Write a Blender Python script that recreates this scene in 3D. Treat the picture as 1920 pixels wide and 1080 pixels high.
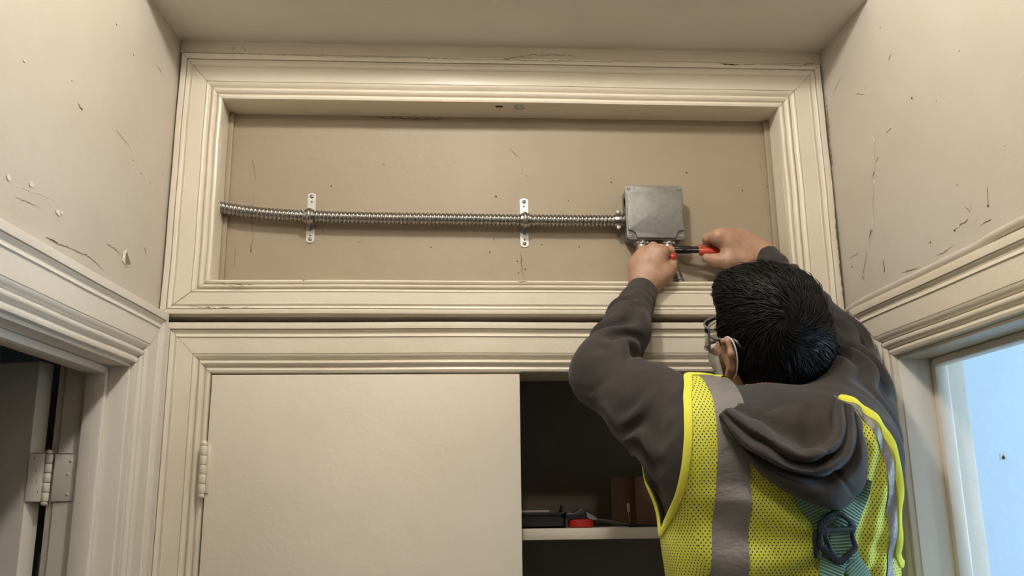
import bpy, bmesh, math, random
import numpy as np
from mathutils import Vector, Matrix

for _o in list(bpy.data.objects):
    bpy.data.objects.remove(_o, do_unlink=True)
SC = bpy.context.scene
COL = SC.collection

# ------------------------------------------------------------------ camera
FPX, PITCH, YAW, ROLL = 1731.73, 0.241375, -0.065627, 0.012767
CAM = np.array([0.0, -1.75, 1.62])
def _rot(p, y, r):
    cy, sy, cp, sp, cr, sr = math.cos(y), math.sin(y), math.cos(p), math.sin(p), math.cos(r), math.sin(r)
    Rz = np.array([[cy, -sy, 0], [sy, cy, 0], [0, 0, 1.]])
    Rx = np.array([[1., 0, 0], [0, cp, -sp], [0, sp, cp]])
    Ry = np.array([[cr, 0, sr], [0, 1, 0], [-sr, 0, cr]])
    return Rz @ Rx @ Ry
RC = _rot(PITCH, YAW, ROLL)          # columns: right, forward, up
cam_d = bpy.data.cameras.new('camera')
cam = bpy.data.objects.new('camera', cam_d); COL.objects.link(cam)
cam_d.sensor_width = 36.0; cam_d.sensor_fit = 'HORIZONTAL'
cam_d.lens = FPX / 1920 * 36.0
cam_d.clip_start = 0.02; cam_d.clip_end = 100
m = Matrix.Identity(4)
for i in range(3):
    m[i][0] = RC[i, 0]; m[i][1] = RC[i, 2]; m[i][2] = -RC[i, 1]; m[i][3] = CAM[i]
cam.matrix_world = m
SC.camera = cam

# ------------------------------------------------------------------ light, exposure
SC.view_settings.view_transform = 'Standard'
SC.view_settings.look = 'None'
SC.view_settings.gamma = 1.0
SC.view_settings.use_curve_mapping = False
SC.view_settings.exposure = 0.27
W = bpy.data.worlds.new('world'); SC.world = W; W.use_nodes = True
W.node_tree.nodes['Background'].inputs[0].default_value = (0.55, 0.72, 1.0, 1)
W.node_tree.nodes['Background'].inputs[1].default_value = 0.3
LAMP_COL = (1.0, 0.93, 0.83)
LAMP_NEAR = 212.0     # bulb above the low soffit
LAMP_FILL = 165.0     # added fill bulb further down the passage, unseen
DAYLIGHT = 55.0      # window of the room on the right
dl = bpy.data.lights.new('window_daylight', 'AREA'); dl.shape = 'RECTANGLE'; dl.size = 1.1; dl.size_y = 1.5
dl.energy = DAYLIGHT; dl.color = (0.55, 0.78, 1.0)
dlo = bpy.data.objects.new('window_daylight', dl); COL.objects.link(dlo)
dlo.location = (3.11, -0.75, 1.75); dlo.rotation_euler = (math.radians(90), 0, math.radians(90))

# pixel -> world helpers (1920 x 1080 frame of the photograph)
def ray(x, y): return RC @ np.array([(x - 960) / FPX, 1.0, (540 - y) / FPX])
def P(x, y, Y):
    d = ray(x, y); return CAM + d * (Y - CAM[1]) / d[1]
def onplane(x, y, p0, n):
    d = ray(x, y); return CAM + d * (np.dot(np.asarray(p0) - CAM, n) / np.dot(d, n))

# ------------------------------------------------------------------ wall frames
AL, AR = 0.0692574, -0.0402084
CL = np.array([-0.557, 0.0]); CR = np.array([0.782, 0.0])
dL = np.array([-math.sin(AL), -math.cos(AL)]); nL = np.array([math.cos(AL), -math.sin(AL)])
dR = np.array([-math.sin(AR), -math.cos(AR)]); nR = np.array([-math.cos(AR), math.sin(AR)])
def FB(u, v, h): return (u, 0.02 - h, v)                 # back wall: u = x, v = z, h out of the wall
def FL(s, v, h):                                         # left wall: s from the corner towards the camera
    q = CL + dL * s + nL * h; return (q[0], q[1], v)
def FR(s, v, h):
    q = CR + dR * s + nR * h; return (q[0], q[1], v)
def pxL(x, y):
    q = onplane(x, y, (*CL, 0), np.array([*nL, 0])); return (float(np.dot(q[:2] - CL, dL)), float(q[2]))
def pxR(x, y):
    q = onplane(x, y, (*CR, 0), np.array([*nR, 0])); return (float(np.dot(q[:2] - CR, dR)), float(q[2]))

# ------------------------------------------------------------------ materials
def nodes(name):
    m = bpy.data.materials.new(name); m.use_nodes = True
    nt = m.node_tree; return m, nt, nt.nodes['Principled BSDF']
def mix(nt, fac, a, b, mode='MIX'):
    n = nt.nodes.new('ShaderNodeMix'); n.data_type = 'RGBA'; n.blend_type = mode
    for s, v in ((n.inputs[0], fac), (n.inputs[6], a), (n.inputs[7], b)):
        if isinstance(v, (int, float)): s.default_value = v
        elif isinstance(v, tuple): s.default_value = (*v, 1) if len(v) == 3 else v
        else: nt.links.new(v, s)
    return n.outputs[2]
def noise(nt, scale, detail=4, rough=0.55, coord='Object', vec=None, stretch=None):
    n = nt.nodes.new('ShaderNodeTexNoise'); n.inputs['Scale'].default_value = scale
    n.inputs['Detail'].default_value = detail; n.inputs['Roughness'].default_value = rough
    if vec is None:
        tc = nt.nodes.new('ShaderNodeTexCoord'); vec = tc.outputs[coord]
    if stretch:
        mp = nt.nodes.new('ShaderNodeMapping'); mp.inputs['Scale'].default_value = stretch
        nt.links.new(vec, mp.inputs['Vector']); vec = mp.outputs[0]
    nt.links.new(vec, n.inputs['Vector']); return n.outputs['Fac']
def ramp(nt, fac, a, b, ca=(0, 0, 0), cb=(1, 1, 1)):
    r = nt.nodes.new('ShaderNodeValToRGB'); nt.links.new(fac, r.inputs[0])
    r.color_ramp.elements[0].position = a; r.color_ramp.elements[0].color = (*ca, 1)
    r.color_ramp.elements[1].position = b; r.color_ramp.elements[1].color = (*cb, 1)
    return r.outputs[0]
def bump(nt, bs, h, strength=0.3, dist=0.002, prev=None):
    b = nt.nodes.new('ShaderNodeBump'); b.inputs['Strength'].default_value = strength
    b.inputs['Distance'].default_value = dist; nt.links.new(h, b.inputs['Height'])
    if prev: nt.links.new(prev, b.inputs['Normal'])
    nt.links.new(b.outputs[0], bs.inputs['Normal']); return b.outputs[0]
def paint(name, col, dirt=(0.30, 0.22, 0.13), rough=0.45, coarse=5.0, fine=260.0, dirt_amt=0.35, fine_s=0.12, grain=None, pits=True):
    m, nt, bs = nodes(name)
    tc = nt.nodes.new('ShaderNodeTexCoord').outputs['Object']
    n1 = noise(nt, coarse, 5, 0.6, vec=tc)
    var = tuple(c * k for c, k in zip(col, (0.90, 0.885, 0.85)))
    c = mix(nt, ramp(nt, n1, 0.35, 0.7), col, var)
    n2 = noise(nt, coarse * 9, 6, 0.7, vec=tc)
    c = mix(nt, ramp(nt, n2, 0.66, 0.80, (0, 0, 0), (dirt_amt,) * 3), c, dirt)
    if pits:
        n3 = noise(nt, 75, 2, 0.4, vec=tc)
        c = mix(nt, ramp(nt, n3, 0.80, 0.815, (0, 0, 0), (0.75,) * 3), c, (0.10, 0.07, 0.045))
    nt.links.new(c, bs.inputs['Base Color'])
    bs.inputs['Roughness'].default_value = rough
    bs.inputs['Specular IOR Level'].default_value = 0.45
    b1 = bump(nt, bs, noise(nt, 14, 5, 0.6, vec=tc), 0.28, 0.006)
    if grain: b1 = bump(nt, bs, noise(nt, 1.0, 4, 0.6, vec=tc, stretch=grain), 0.25, 0.001, b1)
    bump(nt, bs, noise(nt, fine, 3, 0.6, vec=tc), fine_s, 0.001, b1)
    return m
def plain(name, col, rough=0.5, metal=0.0, bumpscale=None, bs_strength=0.15, bdist=0.001, var=0.0, varscale=40):
    m, nt, bs = nodes(name)
    bs.inputs['Roughness'].default_value = rough; bs.inputs['Metallic'].default_value = metal
    if var:
        c = mix(nt, ramp(nt, noise(nt, varscale, 5, 0.65), 0.35, 0.68), col, tuple(k * (1 - var) for k in col))
        nt.links.new(c, bs.inputs['Base Color'])
    else: bs.inputs['Base Color'].default_value = (*col, 1)
    if bumpscale: bump(nt, bs, noise(nt, bumpscale, 4, 0.6), bs_strength, bdist)
    return m
M = {}
M['wall'] = paint('wall_paint', (0.57, 0.528, 0.465), rough=0.42, coarse=3.0, dirt_amt=0.12, pits=False)
M['ceil'] = paint('ceiling_paint', (0.72, 0.695, 0.635), rough=0.5, coarse=2.5, dirt_amt=0.06, pits=False)
M['trim'] = paint('trim_paint', (0.78, 0.715, 0.61), rough=0.34, coarse=4.0, dirt_amt=0.22, fine=180, fine_s=0.10, pits=False)
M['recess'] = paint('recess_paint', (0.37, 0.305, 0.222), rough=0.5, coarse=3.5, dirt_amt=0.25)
M['door'] = paint('door_paint', (0.76, 0.695, 0.60), rough=0.42, coarse=2.0, fine=120, dirt_amt=0.05, fine_s=0.2, pits=False)
M['greypaint'] = paint('grey_white_paint', (0.74, 0.71, 0.66), rough=0.4, coarse=3.0, fine=150, dirt_amt=0.10, pits=False)
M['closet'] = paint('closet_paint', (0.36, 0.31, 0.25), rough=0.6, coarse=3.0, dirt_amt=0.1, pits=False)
M['bluewall'] = paint('pale_blue_paint', (0.66, 0.75, 0.84), rough=0.6, coarse=2.0, dirt_amt=0.0, pits=False, fine_s=0.05)
M['darkroom'] = plain('dark_room_paint', (0.50, 0.52, 0.52), 0.7, bumpscale=30)
M['floor'] = plain('floor_boards', (0.30, 0.19, 0.10), 0.45, bumpscale=20, var=0.3, varscale=6)
M['crack'] = plain('crack_dark', (0.055, 0.04, 0.028), 0.9)
M['crackmid'] = plain('crack_brown', (0.22, 0.165, 0.11), 0.9)
M['plaster'] = plain('bare_plaster', (0.72, 0.66, 0.56), 0.75, bumpscale=300)
M['steel'] = plain('steel', (0.38, 0.37, 0.35), 0.28, 1.0, var=0.12, varscale=120)
M['zinc'] = plain('zinc_plate', (0.50, 0.49, 0.47), 0.44, 1.0, bumpscale=200, var=0.15, varscale=90)
M['black'] = plain('black_plastic', (0.012, 0.013, 0.015), 0.38)

# ------------------------------------------------------------------ mesh helpers
def tag(o, label=None, cat=None, group=None, kind=None):
    if label: o['label'] = label
    if cat: o['category'] = cat
    if group: o['group'] = group
    if kind: o['kind'] = kind
    return o
def empty(name, loc, label=None, cat=None, group=None, kind=None):
    o = bpy.data.objects.new(name, None); COL.objects.link(o); o.location = loc
    o.empty_display_size = 0.05
    return tag(o, label, cat, group, kind)
def setparent(o, parent):
    if parent is not None:
        o.parent = parent
        pm = Matrix.Identity(4); q = parent
        chain = []
        while q is not None: chain.append(q); q = q.parent
        for q in reversed(chain): pm = pm @ q.matrix_parent_inverse @ q.matrix_basis
        o.matrix_parent_inverse = pm.inverted()
def mesh_obj(name, verts, faces, mat, parent=None, smooth=40):
    me = bpy.data.meshes.new(name)
    me.from_pydata([tuple(map(float, v)) for v in verts], [], [tuple(map(int, f)) for f in faces])
    me.validate()
    return finish(name, me, mat, parent, smooth)
def finish(name, me, mat, parent=None, smooth=40):
    for mt in (mat if isinstance(mat, (list, tuple)) else [mat]): me.materials.append(mt)
    if smooth:
        me.polygons.foreach_set('use_smooth', [True] * len(me.polygons))
        if smooth < 180: me.set_sharp_from_angle(angle=math.radians(smooth))
    me.update()
    o = bpy.data.objects.new(name, me); COL.objects.link(o); setparent(o, parent); return o
def fixnormals(o):
    bm = bmesh.new(); bm.from_mesh(o.data); bmesh.ops.recalc_face_normals(bm, faces=bm.faces); bm.to_mesh(o.data); bm.free(); return o
def bm_obj(name, bm, mat, parent=None, smooth=40):
    bmesh.ops.recalc_face_normals(bm, faces=bm.faces)
    me = bpy.data.meshes.new(name); bm.to_mesh(me); bm.free()
    return finish(name, me, mat, parent, smooth)
def add_box(bm, lo, hi, fr=None, bevel=0.0, seg=2):
    vs = []
    for a in (0, 1):
        for b in (0, 1):
            for c in (0, 1):
                q = ((lo, hi)[a][0], (lo, hi)[b][1], (lo, hi)[c][2])
                vs.append(bm.verts.new(fr(*q) if fr else q))
    fs = [bm.faces.new([vs[i] for i in f]) for f in ((0, 1, 3, 2), (4, 6, 7, 5), (0, 4, 5, 1), (2, 3, 7, 6), (0, 2, 6, 4), (1, 5, 7, 3))]
    if bevel:
        es = list({e for f in fs for e in f.edges})
        bmesh.ops.bevel(bm, geom=es, offset=bevel, segments=seg, profile=0.5, affect='EDGES')
    return vs
def boxes(name, lst, mat, parent=None, fr=None, bevel=0.0, smooth=40):
    bm = bmesh.new()
    for lo, hi in lst: add_box(bm, lo, hi, fr, bevel)
    return bm_obj(name, bm, mat, parent, smooth)
def frame_from(t):
    t = np.asarray(t, float); t = t / (np.linalg.norm(t) + 1e-12)
    a = np.array([0, 0, 1.0]) if abs(t[2]) < 0.9 else np.array([1.0, 0, 0])
    u = np.cross(a, t); u /= np.linalg.norm(u); return u, np.cross(t, u)
def tube_geo(pts, rad, n=12, cap=True, V=None, F=None, squash=None):
    """tube through points with parallel-transport frames"""
    V = [] if V is None else V; F = [] if F is None else F
    pts = np.asarray(pts, float); N = len(pts)
    T = np.gradient(pts, axis=0); T /= np.linalg.norm(T, axis=1)[:, None] + 1e-12
    u, v = frame_from(T[0]); base = len(V)
    ang = np.linspace(0, 2 * math.pi, n, endpoint=False)
    for i in range(N):
        u = u - T[i] * np.dot(u, T[i]); u /= np.linalg.norm(u); v = np.cross(T[i], u)
        r = rad[i] if hasattr(rad, '__len__') else rad
        for a in ang:
            V.append(pts[i] + r * (math.cos(a) * u + math.sin(a) * v * (squash or 1)))
    for i in range(N - 1):
        for j in range(n):
            a = base + i * n + j; b = base + i * n + (j + 1) % n
            F.append((a, b, b + n, a + n))
    if cap:
        F.append(tuple(base + j for j in range(n))[::-1]); F.append(tuple(base + (N - 1) * n + j for j in range(n)))
    return V, F
def tube(name, pts, rad, mat, parent=None, n=12, smooth=60, **k):
    V, F = tube_geo(pts, rad, n, **k); return mesh_obj(name, V, F, mat, parent, smooth)
def spline(pts, n):
    """Catmull-Rom through pts, n samples"""
    p = np.asarray(pts, float); p = np.vstack([2 * p[0] - p[1], p, 2 * p[-1] - p[-2]])
    m_ = len(p) - 3; out = []
    for t in np.linspace(0, m_ - 1e-9, n):
        i = int(t); f = t - i; a, b, c, d = p[i:i + 4]
        out.append(0.5 * ((2 * b) + (-a + c) * f + (2 * a - 5 * b + 4 * c - d) * f * f + (-a + 3 * b - 3 * c + d) * f ** 3))
    return np.array(out)
def lathe(name, prof, origin, axis, mat, parent=None, n=24, smooth=40):
    """prof: list of (radius, height along axis)"""
    u, v = frame_from(axis); w = np.asarray(axis, float) / np.linalg.norm(axis); o = np.asarray(origin, float)
    V = []; F = []
    for r, h in prof:
        for j in range(n):
            a = 2 * math.pi * j / n; V.append(o + w * h + max(r, 1e-5) * (math.cos(a) * u + math.sin(a) * v))
    for i in range(len(prof) - 1):
        for j in range(n):
            a = i * n + j; b = i * n + (j + 1) % n; F.append((a, b, b + n, a + n))
    return fixnormals(mesh_obj(name, V, F, mat, parent, smooth))
def prism(name, poly, fr, h0, h1, mat, parent=None, bevel=0.0, holes=(), smooth=40):
    """extrude a 2D outline (u, v) from h0 to h1 in frame fr"""
    bm = bmesh.new()
    loops = [poly] + list(holes); edges = []
    for lp in loops:
        vs = [bm.verts.new((p[0], p[1], 0)) for p in lp]
        for i in range(len(vs)): edges.append(bm.edges.new((vs[i], vs[(i + 1) % len(vs)])))
    bmesh.ops.triangle_fill(bm, use_beauty=True, edges=edges)
    r = bmesh.ops.extrude_face_region(bm, geom=list(bm.faces))
    for v in r['geom']:
        if isinstance(v, bmesh.types.BMVert): v.co.z = 1
    if bevel:
        pass
    for v in bm.verts: v.co = Vector(fr(v.co.x, v.co.y, h0 + (h1 - h0) * v.co.z))
    bmesh.ops.dissolve_limit(bm, angle_limit=0.01, verts=bm.verts, edges=bm.edges)
    if bevel:
        es = [e for e in bm.edges if e.is_manifold and e.calc_face_angle(0) > 0.9]
        bmesh.ops.bevel(bm, geom=es, offset=bevel, segments=2, profile=0.5, affect='EDGES')
    return bm_obj(name, bm, mat, parent, smooth)

# ------------------------------------------------------------------ room shell
ZS, ZH = 2.571, 3.05           # low soffit over the closet, high ceiling of the passage
rnd = random.Random(5)
def struct(o, label, cat): return tag(o, label, cat, kind='structure')

struct(boxes('floor', [((-2.6, -5.0, -0.05), (3.2, 1.0, 0.0))], M['floor']), 'brown boarded floor of the passage below the frame', 'floor')
ceil = struct(boxes('ceiling', [((-0.70, -0.214, ZS), (0.95, 0.13, ZH)), ((-1.1, -5.0, ZH), (1.3, 0.13, ZH + 0.08))], M['ceil']),
       'taupe painted low ceiling above the closet recess', 'ceiling')
# back wall with recess and closet openings
XN0, XN1, ZN0, ZN1 = -0.468, 0.683, 2.069, 2.447     # recess opening
XC0, XC1, ZC1 = -0.455, 0.677, 1.887                 # closet opening
wb = boxes('wall_back', [((-0.70, 0.02, ZN1), (0.95, 0.13, ZS + 0.02)), ((-0.70, 0.02, 1.998), (XN0, 0.13, ZN1)), ((XN1, 0.02, 1.998), (0.95, 0.13, ZN1)),
     ((XN0, 0.02, 1.998), (XN1, 0.13, ZN0)), ((-0.70, 0.085, 1.98), (0.95, 0.13, 1.998)), ((-0.70, 0.02, ZC1), (0.95, 0.13, 1.983)),
     ((-0.70, 0.02, 0), (XC0, 0.13, ZC1)), ((XC1, 0.02, 0), (0.95, 0.13, ZC1))], M['trim'])
struct(wb, 'cream painted end wall holding the recess and the closet', 'wall')
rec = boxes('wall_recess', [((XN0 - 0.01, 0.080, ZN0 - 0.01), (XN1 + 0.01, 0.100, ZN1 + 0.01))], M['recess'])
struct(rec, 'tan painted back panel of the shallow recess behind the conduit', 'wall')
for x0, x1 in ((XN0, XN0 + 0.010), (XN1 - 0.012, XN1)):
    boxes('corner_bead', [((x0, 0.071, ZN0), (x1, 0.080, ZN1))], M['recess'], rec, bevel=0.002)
# closet interior
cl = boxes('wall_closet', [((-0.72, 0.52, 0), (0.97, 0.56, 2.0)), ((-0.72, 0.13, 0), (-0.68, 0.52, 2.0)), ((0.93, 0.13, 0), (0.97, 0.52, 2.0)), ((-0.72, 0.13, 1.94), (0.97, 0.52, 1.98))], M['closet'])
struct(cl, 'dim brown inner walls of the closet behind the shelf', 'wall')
# side walls (thickness 0.115 / 0.12) with door openings
SL0, SL1, ZLD = 0.115, 0.90, 1.886
SR0, SR1, ZRD = 0.180, 0.98, 1.886
wl = boxes('wall_left', [((-0.02, ZLD, -0.118), (5.0, ZH, 0)), ((-0.02, 0, -0.118), (SL0, ZLD, 0)), ((SL1, 0, -0.118), (5.0, ZLD, 0))], M['wall'], fr=FL)
struct(wl, 'cracked cream plaster wall on the left above the grey door', 'wall')
wr = boxes('wall_right', [((-0.02, ZRD, -0.115), (5.0, ZH, 0)), ((-0.02, 0, -0.115), (SR0, ZRD, 0)), ((SR1, 0, -0.115), (5.0, ZRD, 0))], M['wall'], fr=FR)
struct(wr, 'cracked cream plaster wall on the right above the bright doorway', 'wall')
struct(boxes('wall_front', [((-1.1, -5.05, 0), (1.3, -4.95, ZH))], M['wall']), 'cream wall closing the passage behind the viewer', 'wall')
# dark room on the left, bright room on the right
struct(boxes('wall_darkroom', [((-2.6, 0.95, 0), (-0.70, 1.0, 2.6)), ((-2.6, -2.2, 0), (-2.55, 1.0, 2.6)), ((-2.6, -2.25, 0), (-0.70, -2.2, 2.6)), ((-2.6, -2.25, 2.6), (-0.72, 1.0, 2.65)), ((-0.76, 0.02, 0), (-0.70, 1.0, 2.6)), ((-0.80, -2.25, 2.55), (-0.66, 1.0, 3.05))], M['darkroom']),
       'dark unlit room seen through the gap of the left door', 'wall')
YBW = 0.55
bw = struct(boxes('wall_sideroom', [((0.90, YBW, 0), (3.2, YBW + 0.05, 2.7)), ((0.92, -2.4, 2.65), (3.2, YBW, 2.7)), ((0.95, -2.45, 0), (3.2, -2.4, 2.7)),
       ((3.15, -2.4, 0), (3.2, -1.35, 2.7)), ((3.15, -0.15, 0), (3.2, YBW, 2.7)), ((3.15, -1.35, 0), (3.2, -0.15, 0.95)), ((3.15, -1.35, 2.55), (3.2, -0.15, 2.7))], M['bluewall']),
       'pale blue daylit wall of the room beyond the right doorway', 'wall')
win = empty('window_1', (3.17, -0.75, 0.95), 'daylit window of the side room outside the frame', 'window', kind='structure')
boxes('window_frame', [((3.15, -1.35, 0.95), (3.19, -1.29, 2.55)), ((3.15, -0.21, 0.95), (3.19, -0.15, 2.55)), ((3.15, -1.29, 0.95), (3.19, -0.21, 1.01)), ((3.15, -1.29, 2.49), (3.19, -0.21, 2.55)), ((3.15, -1.29, 1.72), (3.19, -0.21, 1.77))], M['trim'], win, bevel=0.004)

# ------------------------------------------------------------------ casings
def casing_profile(k=1.0):
    p = [(0.0, 0.0), (0.0, 0.009), (0.015, 0.0125), (0.055, 0.0140), (0.095, 0.0125), (0.112, 0.0085), (0.128, 0.0085),
         (0.140, 0.0120), (0.165, 0.0155), (0.195, 0.0168), (0.225, 0.0160), (0.248, 0.0125), (0.258, 0.0100), (0.270, 0.0100),
         (0.285, 0.0140), (0.320, 0.0165), (0.350, 0.0182), (0.362, 0.0182), (0.366, 0.0160), (0.376, 0.0160), (0.382, 0.0182),
         (0.54, 0.0184), (0.700, 0.0182), (0.712, 0.0205), (0.735, 0.0196), (0.770, 0.0172), (0.805, 0.0180), (0.832, 0.0215), (0.846, 0.0222),
         (0.852, 0.0175), (0.862, 0.0175), (0.868, 0.0230), (0.94, 0.0235), (0.992, 0.0228), (1.0, 0.0205), (1.0, 0.0)]
    return [(t, h * k) for t, h in p]
def member(name, fr, P0, P1, Q0, Q1, mat, parent, k=1.0, seg=28, wav=0.0006):
    """one mitred casing board: inner edge P0-P1, outer edge Q0-Q1 (u, v in frame fr)"""
    pr = casing_profile(k); V = []; F = []; n = len(pr)
    ph = [rnd.uniform(0, 6.28) for _ in range(4)]
    for i in range(seg + 1):
        f = i / seg
        p = np.array(P0) * (1 - f) + np.array(P1) * f; q = np.array(Q0) * (1 - f) + np.array(Q1) * f
        wv = wav * (math.sin(7 * f + ph[0]) + 0.6 * math.sin(17 * f + ph[1])); wh = 0.4 * wav * math.sin(11 * f + ph[2])
        d = (q - p) / (np.linalg.norm(q - p) + 1e-9)
        for t, h in pr:
            uv = p * (1 - t) + q * t + d * wv * (1 if 0 < f < 1 else 0)
            V.append(fr(uv[0], uv[1], h + (wh if 0 < h else 0)))
    for i in range(seg):
        for j in range(n - 1):
            a = i * n + j; F.append((a, a + 1, a + n + 1, a + n))
        F.append((i * n + n - 1, i * n, (i + 1) * n, (i + 1) * n + n - 1))
    F.append(tuple(range(n))); F.append(tuple(range(seg * n, seg * n + n))[::-1])
    return fixnormals(mesh_obj(name, V, F, mat, parent, 38))

# upper casing around the recess
t1 = empty('trim_1', FB(0.1, 2.0, 0), 'cream moulded casing framing the shallow recess with the conduit', 'trim', kind='structure')
ui = [(XN0, ZN1), (XN1, ZN1), (XN1, ZN0), (XN0, ZN0)]
uo = [(-0.552, 2.543), (0.777, 2.543), (0.777, 1.999), (-0.555, 1.999)]
for nm, a, b in (('casing_head', 0, 1), ('casing_side', 1, 2), ('casing_sill', 2, 3), ('casing_side', 3, 0)):
    member(nm, FB, ui[a], ui[b], uo[a], uo[b], M['trim'], t1)
# frieze strip between casing and ceiling
bm = bmesh.new(); add_box(bm, (-0.556, 2.545, 0), (0.782, 2.5715, 0.019), FB, 0.0015)
struct(bm_obj('trim_2', bm, M['trim']), 'flat cream strip between the recess casing and the ceiling', 'trim')
# lower casing around the closet opening
t3 = empty('trim_3', FB(0.1, 0, 0), 'cream moulded casing around the closet opening below the recess', 'trim', kind='structure')
li = [(XC0, 0.0), (XC0, ZC1), (XC1, ZC1), (XC1, 0.0)]
lo = [(-0.545, 0.0), (-0.545, 1.983), (0.777, 1.983), (0.777, 0.0)]
for nm, a, b in (('casing_side', 0, 1), ('casing_head', 1, 2), ('casing_side', 2, 3)):
    member(nm, FB, li[a], li[b], lo[a], lo[b], M['trim'], t3)
# left door casing
t4 = empty('trim_4', FL(0.5, 0, 0), 'off-white moulded casing of the left doorway with the hinged grey door', 'trim', kind='structure')
li = [(SL0, 0.0), (SL0, ZLD), (SL1, ZLD), (SL1, 0.0)]
lo = [(0.004, 0.0), (0.004, 1.997), (SL1 + .11, 1.997), (SL1 + .11, 0.0)]
for nm, a, b in (('casing_side', 0, 1), ('casing_head', 1, 2), ('casing_side', 2, 3)):
    member(nm, FL, li[a], li[b], lo[a], lo[b], M['greypaint'], t4)
# right door casing
t5 = empty('trim_5', FR(0.5, 0, 0), 'cream moulded casing of the right doorway under the painted cable', 'trim', kind='structure')
li = [(SR0, 0.0), (SR0, ZRD), (SR1, ZRD), (SR1, 0.0)]
lo = [(0.055, 0.0), (0.055, 1.996), (SR1 + .11, 1.996), (SR1 + .11, 0.0)]
for nm, a, b in (('casing_side', 0, 1), ('casing_head', 1, 2), ('casing_side', 2, 3)):
    member(nm, FR, li[a], li[b], lo[a], lo[b], M['trim'], t5, k=1.05)

def mitre(fr, p, q, parent, k=1.0, w=0.0004):
    """open paint crack along a mitred corner, following the moulding"""
    p = np.array(p); q = np.array(q); d = (q - p) / np.linalg.norm(q - p); n_ = np.array([-d[1], d[0]]); V = []; F = []
    pr = [(t, h) for t, h in casing_profile(k) if 0 < h]
    for i, (t, h) in enumerate(pr):
        c = p * (1 - t) + q * t; ww = w * rnd.uniform(0.3, 1.3)
        for sg in (-1, 1): V.append(fr(*(c + n_ * ww * sg), h + 0.0006))
        if i: F.append((2 * i - 2, 2 * i - 1, 2 * i + 1, 2 * i))
    mesh_obj('mitre_joint', V, F, M['crackmid'], parent, 0)
for i in range(4): mitre(FB, ui[i], uo[i], t1)
mitre(FB, (XC0, ZC1), (-0.545, 1.983), t3); mitre(FB, (XC1, ZC1), (0.777, 1.983), t3)
mitre(FL, (SL0, ZLD), (0.004, 1.997), t4); mitre(FR, (SR0, ZRD), (0.055, 1.996), t5, 1.05, 0.0009)

# ---- jambs and stops
def jamb(nm, fr, s0, s1, zt, depth, stop0, stop1, mat, parent):
    boxes('jamb', [((s0 - 0.002, 0, -depth), (s0 + 0.004, zt, 0.004))], mat, parent, fr, 0.001)
    boxes('jamb', [((s1 - 0.004, 0, -depth), (s1 + 0.002, zt, 0.004))], mat, parent, fr, 0.001)
    boxes('jamb_head', [((s0 + .004, zt - 0.006, -depth), (s1 - .004, zt + 0.002, 0.004))], mat, parent, fr, 0.001)
    boxes('door_stop', [((s0 + 0.004, 0, stop1), (s0 + 0.017, zt - 0.006, stop0))], mat, parent, fr, 0.004)
    boxes('door_stop', [((s0 + 0.004, zt - 0.020, stop1), (s1, zt - 0.006, stop0))], mat, parent, fr, 0.004)
jamb('left', FL, SL0, SL1, ZLD, 0.105, -0.030, -0.066, M['greypaint'], t4)
jamb('right', FR, SR0, SR1, ZRD, 0.115, -0.052, -0.078, M['trim'], t5)

# ------------------------------------------------------------------ lamps (out of frame)
def lamp(name, loc, ztop, power, label):
    o = empty(name, loc, label, 'lamp')
    l = np.array(loc)
    lathe('rose', [(0.0, 0.0), (0.05, 0.0), (0.05, -0.015), (0.02, -0.03), (0.0, -0.03)], (l[0], l[1], ztop), (0, 0, 1), M['zinc'], o)
    tube('stem', [(l[0], l[1], ztop - 0.02), (l[0], l[1], l[2] + 0.1), (l[0], l[1], l[2] + 0.055)], 0.006, M['zinc'], o)
    lathe('socket', [(0.0, 0.10), (0.022, 0.10), (0.024, 0.05), (0.0, 0.05)], l, (0, 0, 1), M['zinc'], o)
    m_, nt, bs = nodes('bulb_glow_' + name); bs.inputs['Emission Color'].default_value = (*LAMP_COL, 1); bs.inputs['Emission Strength'].default_value = power
    bs.inputs['Base Color'].default_value = (0.9, 0.9, 0.9, 1)
    prof = [(0.05 * math.sin(a), -0.05 * math.cos(a)) for a in np.linspace(0, math.pi, 15)]
    lathe('bulb', prof, l, (0, 0, 1), m_, o, smooth=180)
    return o
lamp('pendant_lamp', (0.04, -0.735, 2.765), ZH, LAMP_NEAR, 'bare bulb hanging above the low ceiling edge, out of frame')
lamp('fill_lamp', (-0.05, -2.05, 2.80), ZH, LAMP_FILL, 'added fill bulb, unseen, down the passage behind the viewer')  # fill light added to even out the end wall and closet
# ------------------------------------------------------------------ closet door (left leaf) and its hinge
def pin_hinge(parent, base, top, r, mat, n=5, axis=(0, 0, 1)):
    h = empty('hinge', base); setparent(h, parent)
    base = np.array(base); L = top - base[2]; k = L / n
    for i in range(n):
        lathe('knuckle', [(0, 0), (r * 0.9, 0), (r, 0.0012), (r, k - 0.0018), (r * 0.9, k - 0.0006), (0, k - 0.0006)], base + np.array([0, 0, i * k]), axis, mat, h, 16)
    for z, s in ((0, -1), (L, 1)):
        lathe('finial', [(0, 0), (r * 0.75, 0), (r * 0.95, s * 0.004), (r * 0.8, s * 0.008), (0, s * 0.0105)], base + np.array([0, 0, z]), axis, mat, h, 14, 60)
    return h
d1 = empty('door_1', FB(-0.45, 0, 0), 'plain cream slab door covering the left half of the closet', 'door', kind='structure')
boxes('leaf', [((-0.4515, 0.006, 0.01), (0.128, 0.028, 1.8835))], M['door'], d1, bevel=0.0015)
hz0 = P(375, 925, -0.004)[2]; hz1 = P(375, 836, -0.004)[2]
h1 = pin_hinge(d1, (-0.4545, -0.004, hz0), hz1, 0.0062, M['trim'])
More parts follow.
